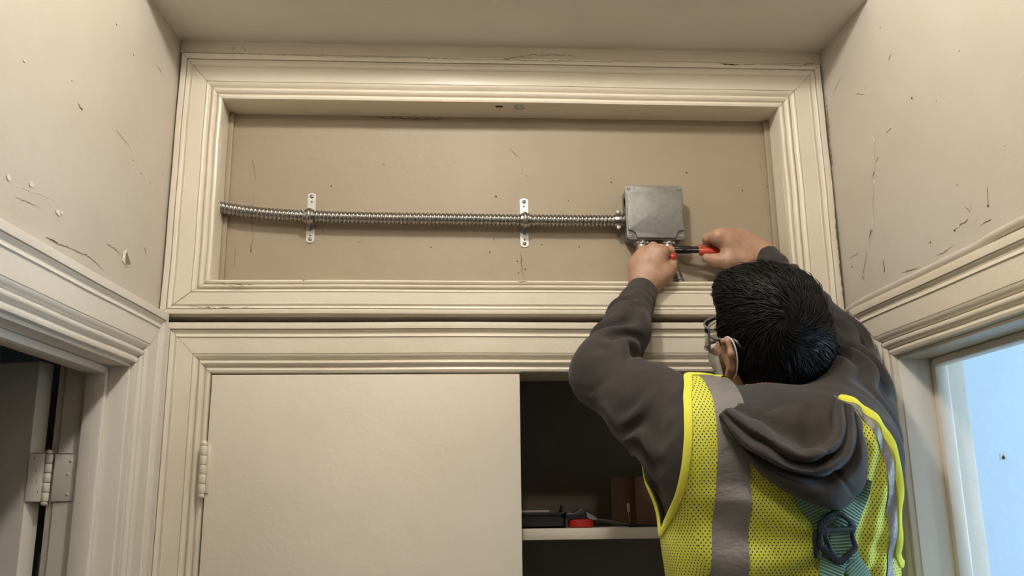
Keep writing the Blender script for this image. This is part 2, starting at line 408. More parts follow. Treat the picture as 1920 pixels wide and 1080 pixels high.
boxes('hinge_leaf', [((-0.4505, 0.0025, hz0), (-0.444, 0.007, hz1))], M['trim'], h1, bevel=0.001)
pin_hinge(d1, (-0.4545, -0.004, 0.25), 0.34, 0.0062, M['trim'])

# ------------------------------------------------------------------ left door, standing ajar into the dark room
hx, hy = FL(SL0 + 0.006, 0, -0.112)[:2]
d2 = empty('door_2', (hx, hy, 0), 'grey-white door standing open into the dark room on the left', 'door', kind='structure')
e0 = np.array([-0.7085, -0.130]); dd = np.array([-0.955, 0.297]); tt = np.array([0.297, 0.955])
def FD(a, b, v): q = e0 + dd * a + tt * b; return (q[0], q[1], v)
bm = bmesh.new(); add_box(bm, (0, 0, 0.01), (0.74, 0.036, 1.888), FD, 0.002); bm_obj('leaf', bm, M['greypaint'], d2)
hza, hzb = 1.652, 1.731; ribbon_later = []
hg = empty('hinge', (-0.682, -0.118, hza)); setparent(hg, d2)
kx, ky = -0.6815, -0.1195
K = 5; kk = (hzb - hza) / K
for i in range(K):
    lathe('knuckle', [(0, 0), (0.006, 0), (0.0068, 0.001), (0.0068, kk - 0.002), (0.006, kk - 0.001), (0, kk - 0.001)], (kx, ky, hza + i * kk), (0, 0, 1), M['greypaint'], hg, 14)
for z, s in ((hza, -1), (hzb, 1)):
    lathe('finial', [(0, 0), (0.005, 0), (0.006, s * 0.003), (0.004, s * 0.006), (0, s * 0.007)], (kx, ky, z), (0, 0, 1), M['greypaint'], hg, 12, 60)
bm = bmesh.new(); add_box(bm, (SL0 + 0.004, hza, -0.108), (SL0 + 0.0065, hzb, -0.072), FL, 0.0006); bm_obj('hinge_leaf', bm, M['greypaint'], hg)
pa = np.array([kx, ky - 0.002]); pb = e0 + tt * 0.001; pdir = (pb - pa) / np.linalg.norm(pb - pa); pnr = np.array([-pdir[1], pdir[0]])
pb = pb + pdir * 0.0005
if pnr[1] > 0: pnr = -pnr
def FH(u, v, h): q = pa + pdir * u + pnr * h; return (q[0], q[1], v)
LH = float(np.linalg.norm(pb - pa))
bm = bmesh.new(); add_box(bm, (0.004, hza, 0.0), (LH, hzb, 0.0024), FH, 0.0006); bm_obj('hinge_leaf', bm, M['greypaint'], hg)
for k in range(4):
    ribbon_later.append((FH, [(LH * (0.35 + 0.12 * k), hza + 0.012 + 0.018 * k), (LH * (0.36 + 0.12 * k), hza + 0.020 + 0.018 * k)], 0.0011))
for za in (hza, hzb): ribbon_later.append((FH, [(0.004, za), (LH, za + 0.0006)], 0.0012)); ribbon_later.append((lambda u, v, h: FL(SL0 + 0.0066 + h, v, -u), [(0.072, za), (0.09, za + 0.0004), (0.108, za)], 0.0012))
for z in (hza + 0.012, hza + 0.045, hzb - 0.012):
    lathe('screw', [(0, 0.0012), (0.0022, 0.0010), (0.0032, 0.0002), (0.0034, -0.001)], FL(SL0 + 0.0066, z, -0.086 + 0.006 * math.sin(z * 900)), (*dL, 0), M['greypaint'], hg, 12)

# ------------------------------------------------------------------ flaws: cracks, chips, nail holes
def ribbon(name, fr, pts, w, mat, parent, h=0.0006, jit=1.0, seed=0):
    r = random.Random(seed); V = []; F = []
    pts = np.asarray(pts, float)
    L = np.cumsum([0] + [np.linalg.norm(pts[i + 1] - pts[i]) for i in range(len(pts) - 1)])
    n = max(6, int(L[-1] / 0.004)); S = np.linspace(0, L[-1], n)
    C_ = np.stack([np.interp(S, L, pts[:, 0]), np.interp(S, L, pts[:, 1])], 1)
    for i in range(1, n - 1): C_[i] += np.array([r.uniform(-1, 1), r.uniform(-1, 1)]) * 0.0012 * jit
    T = np.gradient(C_, axis=0); T /= np.linalg.norm(T, axis=1)[:, None] + 1e-9
    for i in range(n):
        e = min(1, 4 * min(i, n - 1 - i) / n + 0.08); ww = w * e * r.uniform(0.35, 1.3)
        nn = np.array([-T[i][1], T[i][0]])
        for sg in (-1, 1):
            q = C_[i] + nn * sg * ww / 2; V.append(fr(q[0], q[1], h))
        if i: F.append((2 * i - 2, 2 * i - 1, 2 * i + 1, 2 * i))
    return mesh_obj(name, V, F, mat, parent, 0)
for k, (fr_, pp_, w_) in enumerate(ribbon_later): ribbon('paint_crack', fr_, pp_, w_, M['crackmid'], hg, h=0.0028 if fr_ is FH else 0.0004, jit=0.3, seed=k)
def pxB(x, y, Y=0.0): q = P(x, y, Y); return (float(q[0]), float(q[2]))
def FN(u, v, h): return (u, 0.080 - h, v)           # back panel of the recess
def FS(u, v, h): return (u, -0.0035 - h, v)         # face plane of the casings
def blob(name, fr, c, rx, ry, mat, parent, h=0.0007, n=9, seed=0):
    r = random.Random(seed); V = [fr(c[0], c[1], h)]
    for i in range(n):
        a = 6.283 * i / n; k = r.uniform(0.6, 1.25); V.append(fr(c[0] + rx * k * math.cos(a), c[1] + ry * k * math.sin(a), h))
    return mesh_obj(name, V, [(0, i + 1, (i + 1) % n + 1) for i in range(n)], mat, parent, 0)
# right wall
def crk(conv, fr, wall, lst, Y=None):
    for k, (pts, wpx, mt) in enumerate(lst):
        pp = [conv(*p) for p in pts]
        ribbon('crack', fr, pp, wpx * 0.00085, M[mt], wall, seed=k * 7 + int(pts[0][0]))
crk(pxR, FR, wr, [
    ([(1637, 240), (1639, 262), (1640, 300), (1641, 318), (1637, 335), (1634, 360)], 2.2, 'plaster'),
    ([(1641, 316), (1638, 328), (1635, 338)], 2.6, 'crack'), ([(1637, 322), (1638, 345), (1637, 362), (1638, 410), (1637, 425), (1632, 445), (1628, 470)], 3.2, 'plaster'),
    ([(1636, 362), (1637, 385), (1638, 408)], 1.2, 'crackmid'), ([(1634, 428), (1630, 450)], 3.8, 'crack'), ([(1627, 470), (1621, 500), (1617, 522)], 1.8, 'crackmid'),
    ([(1620, 525), (1616, 516)], 3.4, 'crackmid'), ([(1657, 487), (1659, 505), (1658, 512)], 3.6, 'crack'), ([(1655, 485), (1660, 500), (1661, 520), (1662, 535)], 1.4, 'plaster'),
    ([(1626, 500), (1625, 530), (1625, 560)], 1.6, 'plaster'), ([(1590, 485), (1605, 478), (1613, 472)], 1.4, 'crackmid'),
    ([(1672, 98), (1668, 108), (1665, 118)], 1.8, 'crackmid'), ([(1577, 142), (1570, 160), (1564, 172)], 1.8, 'crackmid'), ([(1573, 85), (1568, 95)], 2, 'crackmid'),
    ([(1556, 133), (1554, 140)], 2.2, 'crack'), ([(1672, 240), (1662, 249)], 2.2, 'crackmid'), ([(1604, 175), (1622, 178)], 1.4, 'crackmid'),
    ([(1648, 294), (1643, 304)], 1.8, 'crackmid'), ([(1625, 160), (1621, 172)], 1.4, 'crackmid'), ([(1790, 436), (1796, 425), (1810, 416), (1818, 405)], 2.0, 'crackmid'),
    ([(1808, 385), (1820, 398), (1822, 378)], 1.6, 'crackmid'), ([(1852, 346), (1853, 385)], 1.8, 'crackmid'), ([(1755, 480), (1775, 470), (1790, 458)], 1.6, 'crackmid'),
    ([(1690, 512), (1710, 506), (1725, 500)], 1.8, 'crackmid'), ([(1695, 531), (1730, 520), (1770, 498), (1800, 478), (1860, 445), (1915, 418)], 2.2, 'crack'),
    ([(1740, 512), (1755, 508), (1770, 500)], 3.4, 'crack'), ([(1735, 528), (1780, 508), (1800, 500)], 1.3, 'crackmid'), ([(1838, 423), (1862, 408)], 1.5, 'crackmid'),
])
for k, (x, y, r_) in enumerate([(1710, 184, 2.0), (1651, 52, 1.5), (1799, 96, 1.2), (1756, 190, 1.2), (1598, 500, 2.2), (1745, 455, 1.6), (1853, 386, 2), (1790, 432, 2), (1795, 347, 1.3), (1884, 274, 1)]):
    blob('nail_hole', FR, pxR(x, y), r_ * .0011, r_ * .0011, M['crack'], wr, seed=k)
for k, (x, y, r_) in enumerate([(1640, 262, 3), (1640, 340, 3.2), (1675, 536, 4), (1662, 534, 2), (1640, 272, 2), (1758, 508, 4), (1770, 503, 4), (1798, 425, 2.5)]):
    blob('flake', FR, pxR(x, y), r_ * .0011, r_ * .0015, M['plaster'], wr, 0.0009, seed=k + 40)
# left wall
crk(pxL, FL, wl, [
    ([(144, 192), (150, 200), (154, 207)], 3.2, 'crackmid'), ([(142, 182), (145, 195), (149, 204)], 1.6, 'plaster'), ([(152, 203), (155, 207)], 3.2, 'crack'),
    ([(212, 236), (222, 250), (238, 268), (250, 290)], 1.1, 'crackmid'), ([(246, 298), (251, 302)], 2, 'crackmid'), ([(290, 118), (300, 132), (306, 145)], 1.3, 'crackmid'),
    ([(84, 444), (100, 454), (118, 460), (140, 470), (165, 480), (185, 498), (200, 515)], 1.9, 'crackmid'), ([(84, 444), (110, 457)], 2.6, 'crack'),
    ([(198, 456), (215, 466), (226, 478)], 1.4, 'crackmid'), ([(145, 510), (180, 528), (210, 542), (235, 555), (260, 570), (279, 579)], 2.2, 'crackmid'),
    ([(262, 571), (279, 579)], 4, 'crack'), ([(0, 431), (40, 452), (80, 474), (140, 505), (200, 535)], 1.4, 'crackmid'), ([(28, 370), (55, 380), (75, 390)], 1.2, 'crackmid'),
    ([(0, 330), (30, 348), (70, 362), (110, 380)], 1.0, 'plaster'), ([(271, 463), (273, 478)], 2, 'crackmid'), ([(262, 245), (266, 262)], 1.6, 'plaster'), ([(245, 395), (247, 408)], 2.4, 'plaster'),
])
hc = pxL(237, 484)
prf = [(-5, 8), (-3, 13), (0, 10), (4, 3), (9, -3), (9, -7), (4, -8), (-1, -11), (-4, -6)]
V = [FL(hc[0] - a * 0.0019, hc[1] + b * 0.00105, 0.0007) for a, b in prf]
mesh_obj('plaster_hole', V, [tuple(range(len(V)))], plain('plaster_hole_brown', (0.25, 0.185, 0.12), 0.9, bumpscale=200), wl, 0)
V = [FL(hc[0] - a * 0.0019, hc[1] + b * 0.00105, h) for a, b, h in ((-9, 6, .0005), (-4, 14, .002), (-2, 11, .002), (-5, 6, .0025), (-5, -6, .0025), (-2, -12, .002), (-9, -9, .0005))]
mesh_obj('flake', V, [tuple(range(len(V)))], M['plaster'], wl, 0)
V = [FL(hc[0] - a * 0.0019, hc[1] + b * 0.00105, h) for a, b, h in ((-1, -11.5, .002), (4, -9, .002), (9, -7.5, .002), (12, -10, .0005), (0, -15, .0005))]
mesh_obj('flake', V, [tuple(range(len(V)))], M['plaster'], wl, 0)
for k, (x, y, r_) in enumerate([(218, 46, 1.6), (250, 103, 1.6), (264, 325, 1.2), (305, 329, 1.4), (281, 343, 1.2), (134, 152, 1), (16, 440, 2), (38, 451, 2), (76, 474, 2.2)]):
    blob('nail_hole', FL, pxL(x, y), r_ * .0016, r_ * .001, M['crack'], wl, seed=k)
for k, (x, y, r_) in enumerate([(108, 398, 5), (45, 114, 2), (58, 346, 4), (16, 333, 4), (115, 400, 3)]):
    blob('flake', FL, pxL(x, y), r_ * .0016, r_ * .001, M['plaster'], wl, 0.0012, seed=k + 9)
# dark open joint between left wall and recess casing
def FG(u, v, h): return (u, -0.004 - h, v)
for pts, w_ in (([(326, 160), (324, 180)], 4.5), ([(324, 188), (322, 220), (319, 262), (316, 296)], 2.4), ([(313, 320), (310, 360)], 1.4), ([(308, 380), (304, 440), (301, 500)], 2.2), ([(300, 500), (299, 532)], 4), ([(298, 540), (296, 575), (299, 588)], 3)):
    ribbon('joint_crack', FG, [pxB(*p, Y=-0.004) for p in pts], w_ * .001, M['crack'], wb, h=0.0012, seed=int(pts[0][1]))
for pts, w_ in (([(1548, 160), (1552, 230), (1558, 300), (1560, 345)], 2.2), ([(1563, 380), (1572, 480), (1583, 580)], 2.0)):
    ribbon('joint_crack', FG, [pxB(*p, Y=-0.004) for p in pts], w_ * .001, M['crackmid'], wb, h=0.0012, seed=int(pts[0][1]))
for pts, w_, mt in (([(1345, 119), (1362, 121), (1390, 122)], 2.6, 'crack'), ([(1390, 121), (1418, 121)], 1.2, 'crackmid'), ([(345, 99), (500, 103), (700, 107), (950, 113), (1200, 117), (1340, 119)], 1.0, 'crackmid'),
        ([(910, 106), (935, 107), (950, 111), (1000, 103), (1065, 104), (1100, 108)], 1.3, 'crackmid'), ([(1420, 121), (1535, 124)], 1.3, 'crackmid'), ([(1505, 121), (1530, 119)], 2, 'crackmid'), ([(455, 87), (460, 98)], 1.6, 'crackmid'), ([(440, 88), (435, 98)], 1.6, 'crackmid')):
    ribbon('crack', FG, [pxB(*p, Y=-0.004) for p in pts], w_ * .001, M[mt], wb, h=0.0014, seed=int(pts[0][0]))
# recess panel flaws
crk(lambda x, y: pxB(x, y, 0.08), FN, rec, [
    ([(476, 290), (473, 303), (478, 318), (478, 345)], 1.8, 'crackmid'), ([(475, 360), (476, 375), (472, 390), (474, 440), (471, 478)], 1.2, 'crackmid'), ([(471, 460), (470, 478)], 2, 'crack'),
    ([(440, 460), (441, 480), (439, 508)], 1.3, 'crackmid'), ([(690, 218), (715, 221), (770, 223), (845, 224)], 2.0, 'crack'), ([(955, 277), (965, 287), (972, 294)], 2.0, 'crackmid'),
    ([(719, 306), (720, 311)], 1.6, 'crack'), ([(977, 470), (978, 500), (981, 520)], 3.4, 'crackmid'), ([(1425, 300), (1427, 325)], 1.3, 'crackmid'), ([(925, 445), (927, 452)], 2, 'crack')])
for k, (x, y, r_) in enumerate([(1146, 342, 2.2), (1146, 334, 1.2), (1287, 324, 2), (1392, 358, 2), (1439, 350, 1.6), (930, 369, 2.2), (621, 349, 1.8), (606, 433, 1.6), (674, 454, 1.2), (853, 305, 1), (1066, 376, 1.5), (1086, 463, 1.6), (1016, 459, 1.4), (918, 473, 1.8), (808, 464, 1.6), (560, 400, 1), (980, 318, 1), (987, 330, 1.2), (975, 345, 1), (1329, 426, 1), (970, 490, 1.4), (985, 505, 1.6), (972, 512, 1.4)]):
    blob('nail_hole', FN, pxB(x, y, 0.08), r_ * .001, r_ * .001, M['crack'], rec, seed=k)
# chipped edge of the sill and the knot in it
for k, (pts, w_, mt) in enumerate([([(425, 534), (440, 539), (458, 537), (445, 533), (428, 536)], 1.3, 'crackmid'), ([(400, 528), (420, 531), (480, 533)], 1.4, 'crackmid'), ([(565, 525), (575, 525)], 3, 'crackmid'), ([(350, 574), (400, 577), (490, 578)], 1.8, 'crackmid'), ([(970, 527), (990, 528)], 3, 'crackmid')]):
    ribbon('crack', FG, [pxB(*p, Y=-0.004) for p in pts], w_ * .001, M[mt], wb, h=-0.002 if k != 2 else 0.0, seed=k)

# ------------------------------------------------------------------ catch in the recess head
ct = P(974, 199, 0.026); zc = ZN1 - 0.0005
cat_ = empty('ball_catch', (ct[0], 0.026, zc), 'small round metal catch in the underside of the recess head', 'catch')
lathe('catch_plate', [(0, 0), (0.0105, 0), (0.0105, -0.0008), (0.0075, -0.0018), (0.0068, -0.0006), (0, -0.0006)], (ct[0], 0.026, zc), (0, 0, 1), M['zinc'], cat_, 24)
lathe('catch_ball', [(0.0058, 0.0)] + [(0.0055 * math.cos(a), -0.0055 * math.sin(a)) for a in np.linspace(0.1, 1.57, 7)], (ct[0], 0.026, zc - 0.0006), (0, 0, 1), M['zinc'], cat_, 18, 80)
sl = P(936, 198, 0.022)
boxes('catch_slot', [((sl[0] - 0.0075, 0.021, zc - 0.0006), (sl[0] + 0.0075, 0.027, zc + 0.0005))], M['crack'], wb)

# ------------------------------------------------------------------ painted cable over the right door casing
cp = [(1606, 665), (1599, 640), (1596, 612), (1601, 590), (1612, 578), (1635, 567), (1660, 556), (1700, 537), (1760, 514), (1800, 490), (1850, 458), (1920, 419)]
pts = [];
for x, y in cp:
    s, z = pxR(x, y); pts.append(FR(s, max(z, 2.0065) if s > 0.07 else z, 0.0095 + (0.006 if s < 0.06 else 0)))
s, z = pxR(1920, 419); pts.append(FR(s + 0.5, z + 0.004, 0.007)); pts.append(FR(s + 1.0, z, 0.007))
tag(tube('painted_cable', spline(pts, 120), 0.0068, M['wall'], n=10), 'thick painted-over cable running along the top of the right door casing', 'cable')

# ------------------------------------------------------------------ flexible steel conduit
def conduit_geo(path, r=0.0106, amp=0.0021, pitch=0.0082, step=0.0008, n=20):
    p = spline(path, 600); L = np.cumsum(np.r_[0, np.linalg.norm(np.diff(p, axis=0), axis=1)])
    N = int(L[-1] / step); S = np.linspace(0, L[-1], N); q = np.stack([np.interp(S, L, p[:, i]) for i in range(3)], 1)
    T = np.gradient(q, axis=0); T /= np.linalg.norm(T, axis=1)[:, None]
    u, v = frame_from(T[0]); V = np.zeros((N, n, 3)); ang = np.linspace(0, 2 * math.pi, n, endpoint=False)
    for i in range(N):
        u = u - T[i] * np.dot(u, T[i]); u /= np.linalg.norm(u); v = np.cross(T[i], u)
        ph = 2 * math.pi * S[i] / pitch + ang
        w = np.abs(np.sin(ph / 2)); rr = r + amp * (2 * w ** 0.55 - 1)
        V[i] = q[i] + rr[:, None] * (np.cos(ang)[:, None] * u + np.sin(ang)[:, None] * v)
    F = []
    for i in range(N - 1):
        for j in range(n):
            a = i * n + j; b = i * n + (j + 1) % n; F.append((a, b, b + n, a + n))
    return V.reshape(-1, 3), F
YC = 0.056
cpts = [P(x, y, YC) for x, y in ((400, 388), (440, 394), (500, 401), (560, 405), (583, 406), (700, 409), (850, 411), (983, 413), (1080, 414), (1160, 414))]
cpts[0] = np.array([XN0 - 0.02, YC, cpts[0][2] + 0.003])
fc = empty('flexible_conduit', cpts[4], 'corrugated steel conduit running across the recess into the grey box', 'conduit')
V, F = conduit_geo(cpts); mesh_obj('corrugated_tube', V, F, M['steel'], fc, 180)
ce = P(1153, 414, YC); cx1 = 0.3535
def along_x(prof, o): return [(r, h) for r, h in prof]
cn = lathe('connector', [(0.0, -0.002), (0.0125, -0.002), (0.0135, 0), (0.0135, 0.013), (0.0125, 0.014), (0.0125, 0.0155), (0.0150, 0.016), (0.0150, 0.019), (0.0125, 0.0195), (0.0125, 0.024), (0, 0.024)], (ce[0], YC, ce[2]), (1, 0, 0), M['steel'], fc, 28)
boxes('clamp_ear', [((ce[0] + 0.002, YC - 0.006, ce[2] + 0.010), (ce[0] + 0.013, YC + 0.004, ce[2] + 0.019)), ((ce[0] + 0.002, YC - 0.006, ce[2] - 0.019), (ce[0] + 0.013, YC + 0.004, ce[2] - 0.010))], M['steel'], cn, bevel=0.002)
for sg in (1, -1):
    lathe('clamp_screw', [(0, -0.0035), (0.0035, -0.0032), (0.0042, -0.001), (0.0042, 0.001), (0, 0.001)], (ce[0] + 0.0055, YC - 0.006, ce[2] + sg * 0.0165), (0, 1, 0), M['zinc'], cn, 14)

# ------------------------------------------------------------------ straps
def strap(px, ytop, ybot, label):
    zt = P(px, ytop, 0.0775)[2]; zb = P(px, ybot, 0.0775)[2]; x = P(px, (ytop + ybot) / 2, 0.0775)[0]
    zc_ = np.interp(P(px, 400, YC)[0], [p[0] for p in cpts], [p[2] for p in cpts])
    o = empty('conduit_strap', (x, 0.079, zc_), label, 'strap', 'steel conduit straps')
    w = 0.0085; yf = 0.0775
    # flat ears as plates with rounded ends and holes
    def FW(u, v, h): return (x + u, 0.0795 - h, v)
    def plate(z0, z1, up):
        arc = [(w * math.cos(a), (z1 - w * 0.55) + w * 0.55 * math.sin(a)) for a in np.linspace(0, math.pi, 9)] if up else [(w * math.cos(a), (z0 + w * 0.55) + w * 0.55 * math.sin(a)) for a in np.linspace(math.pi, 2 * math.pi, 9)]
        poly = ([(-w, z0), (w, z0)] + arc) if up else ([(w, z1), (-w, z1)] + arc)
        mid = (z0 + z1) / 2; ve = (z1 - z0)
        cs = [(z1 - 0.0075 if up else z0 + 0.0075, 0.0030), (mid + (0.0025 if up else -0.0025), 0.0022)]
        holes = [[(r * math.cos(a), c + r * math.sin(a)) for a in np.linspace(0, 2 * math.pi, 12, endpoint=False)] for c, r in cs]
        pz = z0 + 0.006 if up else z1 - 0.006
        holes.append([(0.0026 * math.cos(a), pz + 0.0045 * math.sin(a)) for a in np.linspace(0, 2 * math.pi, 12, endpoint=False)])
        prism('ear', poly, FW, 0.0, 0.0016, M['zinc'], o, holes=holes)
        c = cs[0][0]
        lathe('screw', [(0, 0.0030), (0.0018, 0.0028), (0.0036, 0.0016), (0.0042, 0.0012), (0.0042, 0)], FW(0, c, 0.0005), (0, -1, 0), M['steel'], o, 14)
    plate(zc_ + 0.0145, zt, True); plate(zb, zc_ - 0.0145, False)
    # saddle over the conduit with a raised rib
    R0 = 0.0135; bm = bmesh.new(); ths = np.linspace(-0.25, math.pi + 0.25, 21); rows = []
    prof = [(-w, 0.0), (-w * 0.55, 0.0002), (-w * 0.35, 0.0026), (0, 0.0034), (w * 0.35, 0.0026), (w * 0.55, 0.0002), (w, 0.0)]
    path = [(0.0795, 0.0185)] + [(YC - (R0 + 0) * math.sin(a), R0 * math.cos(a)) for a in ths] + [(0.0795, -0.0185)]
    path = [(0.0785, 0.017)] + [(YC - R0 * math.sin(a) if 0 <= a <= math.pi else YC - R0 * math.sin(a), R0 * math.cos(a)) for a in np.linspace(0.0, math.pi, 19)] + [(0.0785, -0.017)]
    path = [(0.0785, 0.0150)] + path[1:-1] + [(0.0785, -0.0150)]
    for th in (0.0, 0.0012):
        for (yy, zz) in path:
            dy, dz = yy - YC, zz; nn = math.hypot(dy, dz) + 1e-9
            for (u, hh) in prof:
                k = (hh + th)
                rows.append((x + u, yy + dy / nn * k * (1 if yy < 0.075 else 0), zc_ + zz + dz / nn * k))
    n = len(prof); m_ = len(path); F = []
    for l in (0, 1):
        for i in range(m_ - 1):
            for j in range(n - 1):
                a = l * n * m_ + i * n + j; F.append((a, a + 1, a + n + 1, a + n))
    for i in range(m_ - 1):
        for j in (0, n - 1):
            a = i * n + j; b = a + n * m_; F.append((a, a + n, b + n, b))
    fixnormals(mesh_obj('saddle', rows, F, M['steel'], o, 50))
    return o
strap(583, 362, 455, 'steel conduit strap nearest the left end of the recess')
strap(983, 372, 463, 'steel conduit strap midway between the recess end and the grey box')

# ------------------------------------------------------------------ junction box
bx0, bx1, bz0, bz1 = 0.3535, 0.4735, 2.1625, 2.2795; YF = 0.029
jb = empty('junction_box', ((bx0 + bx1) / 2, 0.08, bz0), 'square grey metal junction box mounted in the recess', 'electrical box')
mbox, nt, bs = nodes('grey_cast_metal')
bs.inputs['Metallic'].default_value = 0.6; bs.inputs['Roughness'].default_value = 0.56
c = mix(nt, ramp(nt, noise(nt, 45, 6, 0.7), 0.35, 0.65), (0.27, 0.27, 0.255), (0.21, 0.21, 0.20)); c = mix(nt, ramp(nt, noise(nt, 330, 3, 0.6), 0.60, 0.72, (0, 0, 0), (.55,) * 3), c, (0.10, 0.095, 0.085))
nt.links.new(c, bs.inputs['Base Color']); bump(nt, bs, noise(nt, 420, 3, 0.6), 0.12, 0.0006)
def rrect(x0, x1, z0, z1, r, n=6):
    o = []
    for cx, cz, a0 in ((x1 - r, z1 - r, 0), (x0 + r, z1 - r, 90), (x0 + r, z0 + r, 180), (x1 - r, z0 + r, 270)):
        for a in np.linspace(math.radians(a0), math.radians(a0 + 90), n): o.append((cx + r * math.cos(a), cz + r * math.sin(a)))
    return o
def FX(u, v, h): return (u, 0.0795 - h, v)
DB = 0.0795 - YF
prism('box_body', rrect(bx0 + 0.0022, bx1 - 0.0022, bz0 + 0.0022, bz1 - 0.0022, 0.007), FX, 0.0, DB - 0.009, mbox, jb)
cov = prism('cover', rrect(bx0, bx1, bz0, bz1, 0.009), FX, DB - 0.010, DB - 0.0045, mbox, jb, bevel=0.0009)
# raised panel with notched corners
def notched(x0, x1, z0, z1, q, n=7):
    o = []
    for cx, cz, sx, sz in ((x1, z1, 1, 1), (x0, z1, -1, 1), (x0, z0, -1, -1), (x1, z0, 1, -1)):
        st = []
        # convex corner, concave quarter arc, convex corner
        for a in np.linspace(0, math.pi / 2, n):
            st.append((cx - sx * q + sx * q * (1 - math.sin(a)) * 1.0, cz - sz * q + sz * q * (1 - math.cos(a))))
        st = [(cx, cz - sz * (q + 0.003)), (cx - sx * 0.001, cz - sz * (q + 0.0008))] + [(cx - sx * (0.003 + (q - 0.003) * math.sin(a)), cz - sz * (q - (q - 0.003) * (1 - math.cos(a)))) for a in np.linspace(0.0, math.pi / 2, n)] + [(cx - sx * (q + 0.0008), cz - sz * 0.001), (cx - sx * (q + 0.003), cz)]
        if sx * sz < 0: st = st[::-1]
        o += st
    return o
prism('raised_panel', notched(bx0 + 0.0025, bx1 - 0.0025, bz0 + 0.0025, bz1 - 0.0025, 0.0165), FX, DB - 0.0045, DB + 0.0005, mbox, cov, bevel=0.0014)
for sx in (bx0 + 0.0075, bx1 - 0.0075):
    for sz in (bz0 + 0.0075, bz1 - 0.0075):
        s_ = lathe('cover_screw', [(0, 0.0016), (0.0028, 0.0016), (0.0038, 0.0006), (0.0040, 0)], FX(sx, sz, DB - 0.0046), (0, -1, 0), M['zinc'], cov, 16)
        boxes('slot', [((sx - 0.003, YF + 0.0028, sz - 0.0006), (sx + 0.003, YF + 0.0036, sz + 0.0006))], M['crack'], s_)
lathe('knockout', [(0.0115, 0.0), (0.0115, 0.0008), (0.0100, 0.0008), (0.0095, 0.0002), (0, 0.0002)], (bx0 + 0.0024, 0.056, bz1 - 0.030), (-1, 0, 0), mbox, jb, 26)

# connectors and whips under the box
def whip(px, path, label):
    x = P(px, 455, 0.052)[0]; o3 = (x, 0.052, bz0 + 0.0025)
    o = empty('conduit_whip', o3, label, 'conduit', 'short conduits under the box')
    cn = lathe('connector', [(0, 0.0), (0.0165, 0), (0.0172, -0.001), (0.0172, -0.0035), (0.0150, -0.0045), (0.0135, -0.0048), (0.0135, -0.0085), (0.0118, -0.009), (0.0118, -0.019), (0.0108, -0.020), (0.0, -0.020)], o3, (0, 0, 1), M['zinc'], o, 28)
    for i in range(8):
        a = 6.283 * i / 8; c_ = np.array([x + 0.0140 * math.cos(a), 0.052 + 0.0140 * math.sin(a), o3[2] - 0.0065])
        boxes('lug', [(c_ - [0.0024, 0.0024, 0.0025], c_ + [0.0024, 0.0024, 0.0025])], M['zinc'], cn, bevel=0.0008)
    V, F = conduit_geo([np.array([x, 0.052, o3[2] - 0.018])] + path, r=0.0085, amp=0.0013, pitch=0.006, n=14)
    mesh_obj('corrugated_tube', V, F, M['steel'], o, 180); return o
whip(1203, [P(1208, 500, 0.052), P(1232, 530, 0.055), P(1262, 560, 0.058)], 'short steel conduit under the box nearest the incoming conduit, behind the left hand')
whip(1252, [P(1255, 480, 0.050), P(1268, 512, 0.052), P(1282, 545, 0.054)], 'short steel conduit dropping from the box beside the pliers')

# ------------------------------------------------------------------ closet shelf and what lies on it
sy = 0.10
shz1 = P(1000, 992, sy)[2]; shz0 = P(1000, 1013, sy)[2]
tag(boxes('closet_shelf', [((-0.68, sy, shz0), (0.93, 0.52, shz1))], M['trim'], bevel=0.0012), 'painted shelf board inside the open closet', 'shelf')
# black tray
ty = 0.17; tx1 = P(1060, 985, ty)[0]; tz1 = P(1030, 961, ty)[2]
tr = empty('tool_tray', (0.16, ty, shz1), 'open black plastic tray at the left end of the visible shelf', 'tray')
x0, x1 = 0.02, tx1
boxes('tray_base', [((x0, ty, shz1), (x1, ty + 0.13, shz1 + 0.004))], M['black'], tr)
boxes('tray_wall', [((x0, ty, shz1), (x1, ty + 0.003, tz1 - 0.004)), ((x0, ty + .127, shz1), (x1, ty + .13, tz1 - 0.004)), ((x0, ty, shz1), (x0 + .003, ty + .13, tz1 - .004)), ((x1 - .003, ty, shz1), (x1, ty + .13, tz1 - .004))], M['black'], tr)
boxes('tray_rim', [((x0 - .003, ty - .003, tz1 - .005), (x1 + .003, ty + .004, tz1)), ((x1 - .004, ty - .003, tz1 - .005), (x1 + .003, ty + .133, tz1))], M['black'], tr, bevel=0.001)
FTL = lambda u, v, h: (x1 - 0.001 + h, ty + 0.02 + u, v)
prism('tab', [(-0.02, tz1 - 0.01), (0.03, tz1 - 0.01), (0.03, tz1 + 0.002), (0.0, tz1 + 0.014), (-0.02, tz1 + 0.014)], FTL, -0.006, -0.002, M['black'], tr)
pk = boxes('flat_packet', [((0.05, ty + 0.006, tz1 + 0.0005), (P(1031, 960, ty)[0], ty + 0.09, tz1 + 0.0045))], plain('pinkish_card', (0.42, 0.33, 0.29), 0.6), bevel=0.0008)
tag(pk, 'flat pinkish card packet lying on the black tray', 'packet')
